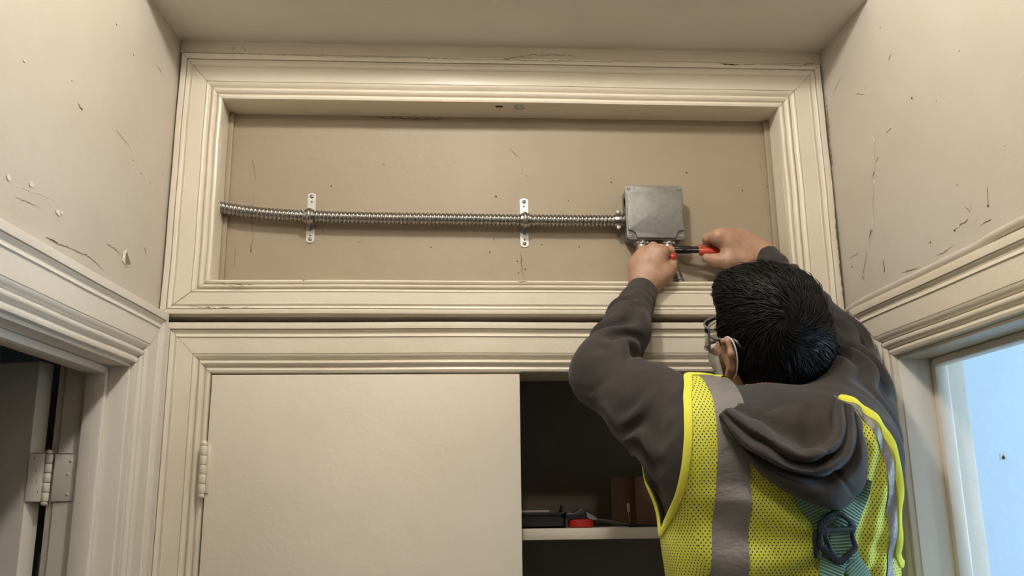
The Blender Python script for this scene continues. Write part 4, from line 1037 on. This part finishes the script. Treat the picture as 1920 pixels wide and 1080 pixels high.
# ---- trousers, shoes, step stool (all below the frame)
tro = SDF()
tro.cone(PEL + [-0.05, 0, 0.03], PEL + [0.05, 0, 0.03], 0.128, 0.128, 0.05)
for s in (-1, 1):
    hip = PEL + [s * 0.085, 0, -0.05]; kn = np.array([PEL[0] + s * 0.10, PEL[1] + 0.02, 0.78]); an = np.array([PEL[0] + s * 0.11, PEL[1], 0.385])
    tro.chain([hip, kn, an], [0.105, 0.078, 0.062], 0.05)
V, Qd = tro.mesh((0.1, -0.6, 0.25), (1.0, 0.1, 1.35), 0.009)
fast_mesh('trousers', smooth_mesh(V, Qd, 2), Qd, fabric('dark_trousers', (0.03, 0.032, 0.04)), person)
for s in (-1, 1):
    sh = SDF(); an = np.array([PEL[0] + s * 0.11, PEL[1], 0.0])
    sh.cone(an + [0, -0.03, 0.36], an + [0, 0.0, 0.39], 0.045, 0.05, 0.03); sh.cone(an + [0, -0.045, 0.342], an + [s * 0.01, 0.15, 0.340], 0.040, 0.038, 0.03)
    V, Qd = sh.mesh(an + [-0.12, -0.15, 0.27], an + [0.12, 0.25, 0.46], 0.006)
    V[:, 2] = np.maximum(V[:, 2], 0.302)
    fast_mesh('shoe', smooth_mesh(V, Qd, 1), Qd, M['black'], person)
st = empty('step_stool', (PEL[0], PEL[1], 0), 'low wooden step stool under the person, below the frame', 'stool')
sx_, sy_ = PEL[0], PEL[1] + 0.03
boxes('step_top', [((sx_ - 0.24, sy_ - 0.20, 0.27), (sx_ + 0.24, sy_ + 0.20, 0.30))], mw, st, bevel=0.003)
for a in (-1, 1):
    for b in (-1, 1):
        boxes('leg', [((sx_ + a * 0.20 - 0.02, sy_ + b * 0.16 - 0.02, 0), (sx_ + a * 0.20 + 0.02, sy_ + b * 0.16 + 0.02, 0.27))], mw, st, bevel=0.002)
# ---- hi-vis vest
vs = SDF(); vs.p = list(hood.p); vs.off = 0.009
plate_c = P(1568, 1005, -0.42)
def vfold(X):
    r = X - plate_c; rho = np.hypot(r[:, 0], r[:, 2]) + 1e-6; th = np.arctan2(r[:, 2], r[:, 0])
    back = 1 - sstep(X[:, 1], -0.34, -0.26)
    w = sstep(rho, 0.02, 0.07) * (1 - sstep(rho, 0.16, 0.30))
    a = ((0.5 + 0.5 * np.sin(9 * th + 1.5 * rho / 0.1)) * 0.0120 * (1 - 0.8 * sstep(r[:, 2], 0.045, 0.075)) - 0.001) * w * (0.35 + 0.65 * (X[:, 0] < plate_c[0]))
    b = 0.004 * np.exp(-((X[:, 0] - plate_c[0] - 0.055) / 0.05) ** 2) * np.sin((X[:, 0] - 0.35 * X[:, 2]) * 190)
    return (a + b * sstep(X[:, 0] - plate_c[0], 0.0, 0.03)) * back
vs.disp = vfold
zx = lambda l, Y=-0.40: [(P(x, y, Y)[0], P(x, y, Y)[2]) for x, y in l]
right_edge = [(1552, 735), (1580, 742), (1608, 762), (1632, 790), (1652, 825), (1667, 865), (1676, 915), (1682, 975), (1690, 1040), (1720, 1060), (1900, 1065), (1900, 1700)]
back_poly = zx([(1425, 690), (1310, 690), (1293, 742), (1287, 780), (1284, 830), (1281, 880), (1275, 945), (1266, 1005), (1254, 1042), (1244, 1056), (1225, 1060), (1000, 1062), (1000, 1700)]) + zx(right_edge[::-1]) + zx([(1540, 690)])
front_poly = zx([(1425, 690), (1310, 690), (1290, 760), (1255, 860), (1240, 940), (1232, 965), (1000, 966), (1000, 1700)]) + zx(right_edge[::-1]) + zx([(1540, 690)])
pfb, pff = poly_field(back_poly), poly_field(front_poly)
neck = poly_field(zx([(1389, 640), (1389, 770), (1402, 812), (1480, 862), (1560, 845), (1596, 780), (1570, 742), (1556, 728), (1540, 640)]))
V, Qd = vs.mesh((0.10, -0.62, 1.02), (0.98, 0.05, 2.0), 0.0036)
V = smooth_mesh(V, Qd, 1); T = quads2tris(Qd)
def vest_f(V):
    U = V[:, [0, 2]]
    f = np.where(V[:, 1] < -0.30, pfb(U), pff(U))
    return np.minimum(np.minimum(f, -neck(U)), V[:, 2] - (PEL[2] - 0.02))
f = np.minimum(vest_f(V), np.linalg.norm((V - NB) * [1, 0.9, 0.6], axis=1) - 0.112)
Vv, Tv = clip_tris(V, T, f)
vest = empty('safety_vest', (CH[0], CH[1], PEL[2])); setparent(vest, person)
mv, nt, bs = nodes('hi_vis_mesh')
geo = nt.nodes.new('ShaderNodeNewGeometry'); tc = nt.nodes.new('ShaderNodeTexCoord')
sp_ = nt.nodes.new('ShaderNodeSeparateXYZ'); nt.links.new(tc.outputs['Object'], sp_.inputs[0])
sn_ = nt.nodes.new('ShaderNodeSeparateXYZ'); nt.links.new(geo.outputs['True Normal'], sn_.inputs[0])
def mth(op, a, b=None, c=None):
    n = nt.nodes.new('ShaderNodeMath'); n.operation = op
    for i, v in enumerate((a, b, c)):
        if v is None: continue
        if isinstance(v, (int, float)): n.inputs[i].default_value = v
        else: nt.links.new(v, n.inputs[i])
    return n.outputs[0]
side = mth('GREATER_THAN', mth('ABSOLUTE', sn_.outputs[0]), mth('MULTIPLY', mth('ABSOLUTE', sn_.outputs[1]), 1.3))
uu = mth('ADD', mth('MULTIPLY', sp_.outputs[0], mth('SUBTRACT', 1.0, side)), mth('MULTIPLY', sp_.outputs[1], side))
def dots(ou, ov, s=0.0056, sv=0.0082):
    a = mth('SUBTRACT', mth('FRACT', mth('ADD', mth('DIVIDE', uu, s), ou)), 0.5); b = mth('SUBTRACT', mth('FRACT', mth('ADD', mth('DIVIDE', sp_.outputs[2], sv), ov)), 0.5)
    a = mth('MULTIPLY', a, s); b = mth('MULTIPLY', b, sv * 0.72)
    d = mth('SQRT', mth('ADD', mth('MULTIPLY', a, a), mth('MULTIPLY', b, b)))
    return mth('LESS_THAN', d, 0.00082)
hole = mth('MAXIMUM', dots(0.0, 0.0), dots(0.5, 0.5))
bs.inputs['Base Color'].default_value = (0.58, 0.66, 0.018, 1); bs.inputs['Roughness'].default_value = 0.75
bs.inputs['Sheen Weight'].default_value = 0.1
c = mix(nt, ramp(nt, noise(nt, 14, 4, 0.6), 0.3, 0.7), (0.66, 0.675, 0.085), (0.59, 0.61, 0.065)); nt.links.new(c, bs.inputs['Base Color'])
nt.links.new(mth('SUBTRACT', 1.0, hole), bs.inputs['Alpha'])
bump(nt, bs, noise(nt, 700, 2, 0.6), 0.25, 0.0006)
fast_mesh('mesh_fabric', Vv, Tv, mv, vest)
myb = fabric('yellow_binding', (0.80, 0.80, 0.09), 700)
nb_ = 0
for lp in boundary_loops(Tv):
    p = resample(Vv[lp], 0.004, True)
    if len(p) < 40: continue
    if p[:, 2].max() < PEL[2] + 0.05: pass
    for _ in range(4): p = (np.roll(p, 1, 0) + 2 * p + np.roll(p, -1, 0)) / 4
    away = np.abs(neck(p[:, [0, 2]])) > 0.005              # no tape along the neckline under the hood
    if not away.all(): k0 = int(np.argmin(away)); p = np.roll(p, -k0, 0); away = np.roll(away, -k0)
    else: p = np.vstack([p, p[:2]]); away = np.ones(len(p), bool)
    runs = np.split(np.arange(len(p)), np.where(np.diff(away.astype(int)) != 0)[0] + 1)
    for rn in runs:
        if len(rn) < 8 or not away[rn[0]]: continue
        w_ = p[rn]; N_ = vs.grad(w_)
        tn = np.gradient(w_, axis=0); tn /= np.linalg.norm(tn, axis=1)[:, None] + 1e-9; bn = np.cross(N_, tn); bn /= np.linalg.norm(bn, axis=1)[:, None] + 1e-9
        V_ = []; F_ = []; pr = [(-0.0065, 0.0008), (-0.0060, 0.0030), (-0.002, 0.0042), (0.003, 0.0042), (0.0062, 0.0028), (0.0065, -0.001), (0.0, -0.002)]
        n = len(pr)
        for i in range(len(w_)):
            for a, b in pr: V_.append(w_[i] + bn[i] * a + N_[i] * b)
            if i: F_ += [((i - 1) * n + j, (i - 1) * n + (j + 1) % n, i * n + (j + 1) % n, i * n + j) for j in range(n)]
        mesh_obj('binding', V_, F_, myb, vest, 60)
# reflective strips
mr, nt, bs = nodes('reflective_tape')
c = mix(nt, ramp(nt, noise(nt, 22, 6, 0.7), 0.3, 0.72), (0.25, 0.235, 0.225), (0.19, 0.18, 0.175)); c = mix(nt, ramp(nt, noise(nt, 300, 2, 0.5), 0.72, 0.76, (0, 0, 0), (.4,) * 3), c, (0.5, 0.48, 0.45))
nt.links.new(c, bs.inputs['Base Color']); bs.inputs['Roughness'].default_value = 0.5; bs.inputs['Metallic'].default_value = 0.15
b1 = bump(nt, bs, noise(nt, 30, 4, 0.55, stretch=(1, 1, 1.8)), 0.5, 0.006); bump(nt, bs, noise(nt, 500, 2, 0.5), 0.1, 0.0005, b1)
s1 = poly_field(zx([(1333, 690), (1386, 690), (1391, 800), (1393, 1080), (1395, 1700), (1328, 1700), (1331, 1080), (1332, 800)]))
s2 = poly_field(zx([(1556, 700), (1566, 745), (1590, 765), (1614, 800), (1636, 850), (1648, 905), (1654, 975), (1660, 1080), (1663, 1700), (1684, 1700), (1683, 1080), (1676, 1000), (1669, 930), (1660, 875), (1645, 830), (1624, 793), (1600, 763), (1580, 745), (1570, 700)]))
V = V + vs.grad(V) * 0.0016
base = np.minimum(np.linalg.norm((V - NB) * [1, 0.9, 0.6], axis=1) - 0.112, V[:, 2] - (PEL[2] - 0.015))
for s in (s1, s2):
    f = np.minimum(np.minimum(s(V[:, [0, 2]]), base), np.minimum(vest_f(V), -0.14 - V[:, 1]))
    a, b = clip_tris(V, T, f); fast_mesh('reflective_strip', a, b, mr, vest)
# lower hoop band of the vest
band = np.minimum(np.minimum(P(1230, 1075, -0.36)[2] - 0.013 - V[:, 2] * 1.0, V[:, 2] - (P(1230, 1075, -0.36)[2] - 0.067)), np.minimum(-0.14 - V[:, 1], 1))
a, b = clip_tris(V, T, np.minimum(band, base)); fast_mesh('reflective_strip', a, b, mr, vest)

# ---- harness
vs.off = 0.0115
har = empty('harness', plate_c); setparent(har, person)
mg, nt, bs = nodes('green_webbing')
at = nt.nodes.new('ShaderNodeAttribute'); at.attribute_name = 'run'; at.attribute_type = 'GEOMETRY'
wv = mth('SINE', mth('MULTIPLY', at.outputs['Fac'], 2 * math.pi / 0.0043))
c = mix(nt, ramp(nt, wv, 0.1, 0.9), (0.075, 0.155, 0.10), (0.23, 0.41, 0.26)); nt.links.new(c, bs.inputs['Base Color'])
bs.inputs['Roughness'].default_value = 0.6; bump(nt, bs, wv, 0.5, 0.0012)
sur = SDF(); sur.p = list(vs.p); sur.disp = vs.disp; sur.off = vs.off
def strap_ribbon(pix, w, lift, parent=har, name='strap'):
    pts = []
    for x, y in pix:
        q = sur.hit(x, y); pts.append(q if q is not None else P(x, y, -0.42))
    c = resample(spline(pts, 60), 0.006); N_ = sur.grad(c)
    for _ in range(3): N_[1:-1] = (N_[:-2] + N_[1:-1] * 2 + N_[2:]) / 4
    N_ /= np.linalg.norm(N_, axis=1)[:, None]
    t = np.gradient(c, axis=0); t /= np.linalg.norm(t, axis=1)[:, None]; b = np.cross(N_, t); b /= np.linalg.norm(b, axis=1)[:, None]
    V_ = []; R_ = []; F_ = []; S = np.r_[0, np.cumsum(np.linalg.norm(np.diff(c, axis=0), axis=1))]
    pr = [(-0.5, 0), (-0.5, 0.0016), (-0.46, 0.0022), (-0.2, 0.0024), (0.2, 0.0024), (0.46, 0.0022), (0.5, 0.0016), (0.5, 0)]
    for i in range(len(c)):
        for a, h in pr:
            q = c[i] + b[i] * a * w; q = q + N_[i] * (h + lift); V_.append(q); R_.append(S[i])
    n = len(pr)
    for i in range(len(c) - 1):
        for j in range(n): F_.append((i * n + j, i * n + (j + 1) % n, (i + 1) * n + (j + 1) % n, (i + 1) * n + j))
    o = fast_mesh(name, V_, F_, mg, parent, 50, {'run': R_}); fixnormals(o); return o
strap_ribbon([(1490, 900), (1515, 935), (1538, 968), (1560, 1003), (1590, 1050), (1612, 1085), (1640, 1130), (1680, 1220)], 0.034, 0.0035)
strap_ribbon([(1612, 895), (1600, 930), (1588, 962), (1574, 1000), (1562, 1040), (1552, 1085), (1540, 1140), (1520, 1230)], 0.036, 0.0060)
strap_ribbon([(1571, 990), (1573, 1010), (1574, 1030), (1574, 1048)], 0.038, 0.0095)
pc = sur.hit(1567, 1007); pn = sur.grad(pc)[0]
pn = pn * 0.6 + np.array([0, -1, 0.0]) * 0.4; pn /= np.linalg.norm(pn)
pu = np.cross(np.array([0, 0, 1.0]), pn); pu = -pu if pu[0] < 0 else pu; pu /= np.linalg.norm(pu); pv = np.cross(pn, pu); pv = -pv if pv[2] < 0 else pv
po = pc + pn * 0.0125
def FP(u, v, h): return tuple(po + pu * u + pv * v + pn * h)
def toplate(l):
    o = []
    for x, y in l:
        q = onplane(x, y, po, pn) - po; o.append((float(q @ pu), float(q @ pv)))
    return o
mn = plain('navy_metal', (0.012, 0.015, 0.026), 0.42, bumpscale=300)
prism('dorsal_plate', toplate([(1556, 960), (1566, 957), (1578, 960), (1590, 970), (1602, 982), (1603, 990), (1599, 1003), (1607, 1024), (1606, 1030), (1580, 1057), (1572, 1059), (1564, 1056), (1538, 1032), (1531, 1026), (1530, 1018), (1533, 1000), (1531, 988), (1531, 980), (1540, 971)]), FP, 0.0, 0.005, mn, har, bevel=0.0009,
      holes=[toplate([(1560, 968), (1569, 966), (1580, 971), (1591, 983), (1589, 986), (1548, 989), (1544, 986)]), toplate([(1556, 999), (1594, 997), (1593, 1008), (1598, 1024), (1576, 1044), (1568, 1043), (1559, 1030), (1550, 1006)]), toplate([(1540, 1002), (1546, 1010), (1554, 1030), (1541, 1020)])])
tube('slide_bar', [po + pu * -0.033 + pv * 0.012 + pn * -0.002, po + pu * -0.036 + pv * -0.004 + pn * -0.001, po + pu * -0.034 + pv * -0.026 + pn * -0.002], 0.0038, mn, har, 10)

# ---- hair
hair = SDF()
hair.ell(H(0.0, -0.012, 0.030), (0.087, 0.101, 0.097), RH, 0.02)
hair.ell(H(0.004, -0.048, -0.030), (0.084, 0.064, 0.095), RH, 0.03)
hair.cone(H(-0.022, -0.055, -0.095), H(0.034, -0.055, -0.095), 0.044, 0.044, 0.03)
hair.cone(H(-0.012, -0.052, -0.135), H(0.036, -0.052, -0.135), 0.042, 0.044, 0.03)
hair.cone(H(-0.04, 0.045, 0.095), H(0.04, 0.045, 0.095), 0.028, 0.028, 0.03)
hair.ell(H(0.01, 0.01, 0.085), (0.075, 0.08, 0.045), RH, 0.03)
hair.cut(H(0, 0.105, -0.03), (0.12, 0.075, 0.10), RH, 0.012)        # face stays free
for s in (-1, 1): hair.cut(H(s * 0.102, 0.010, -0.036), (0.030, 0.036, 0.058), RH, 0.008)   # round the ears
hair.cut(H(0, -0.02, -0.250), (0.2, 0.2, 0.075), RH, 0.01)
mh, nt, bs = nodes('black_hair')
c = mix(nt, noise(nt, 30, 3, 0.6), (0.0022, 0.0021, 0.0024), (0.005, 0.0047, 0.005)); nt.links.new(c, bs.inputs['Base Color'])
bs.inputs['Roughness'].default_value = 0.42; bs.inputs['Specular IOR Level'].default_value = 0.22; bs.inputs['Anisotropic'].default_value = 0.5
hairo = empty('hair', HC); setparent(hairo, person)
V, Qd = hair.mesh(HC - 0.17, HC + 0.17, 0.003)
Vh = smooth_mesh(V, Qd, 2); fast_mesh('hair_cap', Vh, Qd, mh, hairo)
wh = hair.hit(1478, 612)                                  # whorl at the crown
rg = np.random.default_rng(3)
pick = rg.choice(len(Vh), 9000, replace=False); p = Vh[pick]
loc_ = (p - HC) @ RH
# keep roots on the scalp, thin out at the face opening
keep = ~((loc_[:, 1] > 0.075) & (loc_[:, 2] < 0.035)); p = p[keep]
n0 = len(p); seg = 7; path = np.zeros((n0, seg, 3)); cur = p.copy()
L_ = rg.uniform(0.026, 0.048, n0); lift = rg.uniform(0.0002, 0.0048, n0); lift[rg.random(n0) < 0.03] *= 3.0; ph = rg.uniform(-0.5, 0.5, n0)
clump = np.sin(p[:, 0] * 160 + 3) * np.sin(p[:, 2] * 140) * np.sin(p[:, 1] * 150)
for k in range(seg):
    N_ = hair.grad(cur)
    t_ = k / (seg - 1)
    path[:, k] = cur + N_ * (lift * (0.15 + t_ * (1.2 - 0.9 * t_)) - 0.001)[:, None]
    d = cur - wh; dist = np.linalg.norm(d, axis=1)
    d = d / (dist[:, None] + 1e-6)
    sw = np.cross(N_, d) * (0.75 * np.exp(-dist / 0.07) + 0.25)[:, None]
    lc = (cur - HC) @ RH
    front = sstep(lc[:, 1], -0.03, 0.06)[:, None] * sstep(lc[:, 2], 0.0, 0.06)[:, None]
    dn = -up * 0.8 * (1 - sstep(lc[:, 2], -0.02, 0.05))[:, None]
    fl_ = d + sw + dn + front * (fw * 0.8 - rt * 0.5)
    fl_ = fl_ + np.cross(N_, fl_) * (ph * 0.6 + 0.35 * clump)[:, None]
    fl_ -= N_ * np.sum(fl_ * N_, 1)[:, None]; fl_ /= np.linalg.norm(fl_, axis=1)[:, None] + 1e-9
    cur = cur + fl_ * (L_ / seg)[:, None]
    cur -= hair.grad(cur) * hair(cur)[:, None] * 0.8
T_ = np.gradient(path, axis=1); T_ /= np.linalg.norm(T_, axis=2)[..., None] + 1e-9
N_ = hair.grad(path.reshape(-1, 3)).reshape(path.shape); Bn = np.cross(T_, N_); Bn /= np.linalg.norm(Bn, axis=2)[..., None] + 1e-9; Nn = np.cross(Bn, T_)
rr = np.array([0.55, 1.0, 1.0, 0.9, 0.7, 0.45, 0.08])[None, :, None] * rg.uniform(0.0007, 0.0015, n0)[:, None, None]
ring = np.stack([path + Bn * rr * 1.3, path + Nn * rr, path - Bn * rr * 1.3], 2)          # n, seg, 3, 3
VV = ring.reshape(-1, 3); FF = []
bi = np.arange(n0)[:, None, None] * seg * 3 + np.arange(seg - 1)[None, :, None] * 3 + np.arange(3)[None, None, :]
bj = np.arange(n0)[:, None, None] * seg * 3 + np.arange(seg - 1)[None, :, None] * 3 + ((np.arange(3) + 1) % 3)[None, None, :]
FF = np.stack([bi, bj, bj + 3, bi + 3], -1).reshape(-1, 4)
lk = fast_mesh('locks', VV, FF, mh, hairo); lk['kind'] = 'stuff'

# ---- face mask
mk = SDF(); mk.p = [q for q in body.p if np.linalg.norm(q[3] - HC) < 0.16 and q[0] in 'ce' and q[4] < 0.11]; mk.off = 0.0055
V, Qd = mk.mesh(HC - 0.17, HC + 0.17, 0.0032); V = smooth_mesh(V, Qd, 3); lc = (V - HC) @ RH
f = np.minimum(np.minimum(lc[:, 1] - 0.040 - 0.15 * np.abs(lc[:, 2] + 0.06), -0.018 - lc[:, 2] + 0.10 * (lc[:, 1] - 0.09)), lc[:, 2] + 0.118)
a, b = clip_tris(V, quads2tris(Qd), f)
mask = fast_mesh('face_mask', a, b, plain('white_mask', (0.70, 0.69, 0.66), 0.8, bumpscale=400), person)
mwht = plain('white_elastic', (0.75, 0.74, 0.72), 0.7)
for s in (-1, 1):
    tube('ear_loop', spline([H(s * 0.068, 0.046, -0.026), H(s * 0.084, 0.022, -0.006), H(s * 0.090, 0.002, 0.020), H(s * 0.096, -0.022, 0.020), H(s * 0.094, -0.031, -0.002), H(s * 0.089, -0.024, -0.032), H(s * 0.080, 0.000, -0.056), H(s * 0.062, 0.040, -0.085)], 40), 0.0013, mwht, mask, 8)
# ---- safety glasses
gl = empty('safety_glasses', H(0, 0.10, 0.01)); setparent(gl, person)
mc_, nt, bs = nodes('clear_lens'); bs.inputs['Base Color'].default_value = (0.8, 0.82, 0.84, 1); bs.inputs['Roughness'].default_value = 0.05; bs.inputs['Transmission Weight'].default_value = 1.0; bs.inputs['IOR'].default_value = 1.12
mf = plain('grey_frame', (0.16, 0.155, 0.15), 0.25)
ths = np.linspace(-1.30, 1.30, 30); V_ = []; F_ = []
for hgt in (0.030, 0.015, 0.0, -0.016):
    for a in ths:
        V_.append(H(0.086 * math.sin(a), 0.020 + 0.098 * math.cos(a) ** 0.8, 0.002 + hgt * (0.75 + 0.25 * math.cos(a)) ))
for i in range(3):
    for j in range(29): F_.append((i * 30 + j, i * 30 + j + 1, (i + 1) * 30 + j + 1, (i + 1) * 30 + j))
ln = mesh_obj('lens', V_, F_, mc_, gl, 180); sm_ = ln.modifiers.new('thickness', 'SOLIDIFY'); sm_.thickness = 0.002
loop = V_[:30] + [V_[59], V_[89]] + V_[90:][::-1] + [V_[60], V_[30]]
tube('rim', np.array(loop + [loop[0]]), 0.0021, mf, gl, 8)
for s in (-1, 1):
    tube('temple', spline([H(s * 0.083, 0.046, 0.014), H(s * 0.088, 0.030, 0.014), H(s * 0.090, 0.005, 0.016), H(s * 0.088, -0.020, 0.018), H(s * 0.084, -0.035, 0.006)], 24), [0.0040] * 8 + [0.0028] * 16, mf, gl, 10)

# ---- tools in the hands
mgrip = plain('red_grip', (0.50, 0.050, 0.028), 0.42, bumpscale=300)
mblk = plain('blackened_steel', (0.035, 0.034, 0.033), 0.38, 0.8, bumpscale=200)
pj = P(1256, 466, 0.040)
pl = empty('pliers', P(1310, 468, 0.035), 'red-handled pliers gripped in the right hand beside the box', 'pliers')
tube('handle', spline(Q_([(1311, 471, 0.026), (1330, 472, 0.020), (1360, 473, 0.016), (1392, 475, 0.014)]), 16), [0.0078, 0.0088] + [0.0092] * 12 + [0.0088, 0.005], mgrip, pl, 14)
tube('handle', spline(Q_([(1309, 465, 0.040), (1326, 464, 0.038), (1358, 462, 0.030), (1390, 466, 0.026)]), 16), [0.0055, 0.0068] + [0.0072] * 12 + [0.007, 0.004], mgrip, pl, 14)
tube('shank', spline(Q_([(1316, 470, 0.026), (1296, 470, 0.034), (1276, 470, 0.040), (1262, 469, 0.044)]), 14), [0.0050] * 5 + [0.0062] * 6 + [0.0055] * 3, mblk, pl, 12)
tube('shank', spline(Q_([(1314, 465, 0.039), (1296, 466, 0.042), (1276, 466, 0.045), (1262, 465, 0.048)]), 14), [0.0045] * 5 + [0.006] * 6 + [0.005] * 3, mblk, pl, 12)
jq = P(1284, 468, 0.036); lathe('pivot', [(0, -0.006), (0.0048, -0.0055), (0.0055, -0.004), (0.0055, 0.006), (0, 0.006)], jq, (0, 1, 0.1), mblk, pl, 16)
for dz, dy in ((0.0025, 0.0), (-0.0035, -0.003)):
    q0 = P(1264, 467, 0.044) + [0, dy, dz]; q1 = P(1250, 466, 0.046) + [0, dy, dz * 1.6]
    tube('jaw', [q0, (q0 + q1) / 2, q1], [0.0052, 0.0046, 0.0036], mblk, pl, 8)
sd = empty('screwdriver', P(1262, 484, -0.010), 'tool with red rounded handle end poking from the left fist', 'screwdriver')
hA, hB = P(1267, 483, -0.008), P(1226, 480, 0.030)
ax = (hB - hA); tube('handle', [hA + ax * t for t in (0, 0.03, 0.09, 0.2, 0.5, 0.8, 0.95, 1.0)], [0.0015, 0.0058, 0.0080, 0.0088, 0.0088, 0.0085, 0.007, 0.004], mgrip, sd, 16)
tube('blade', [hB - ax * 0.05, hB + ax * 0.3, hB + ax * 0.42], 0.0028, M['steel'], sd, 10)
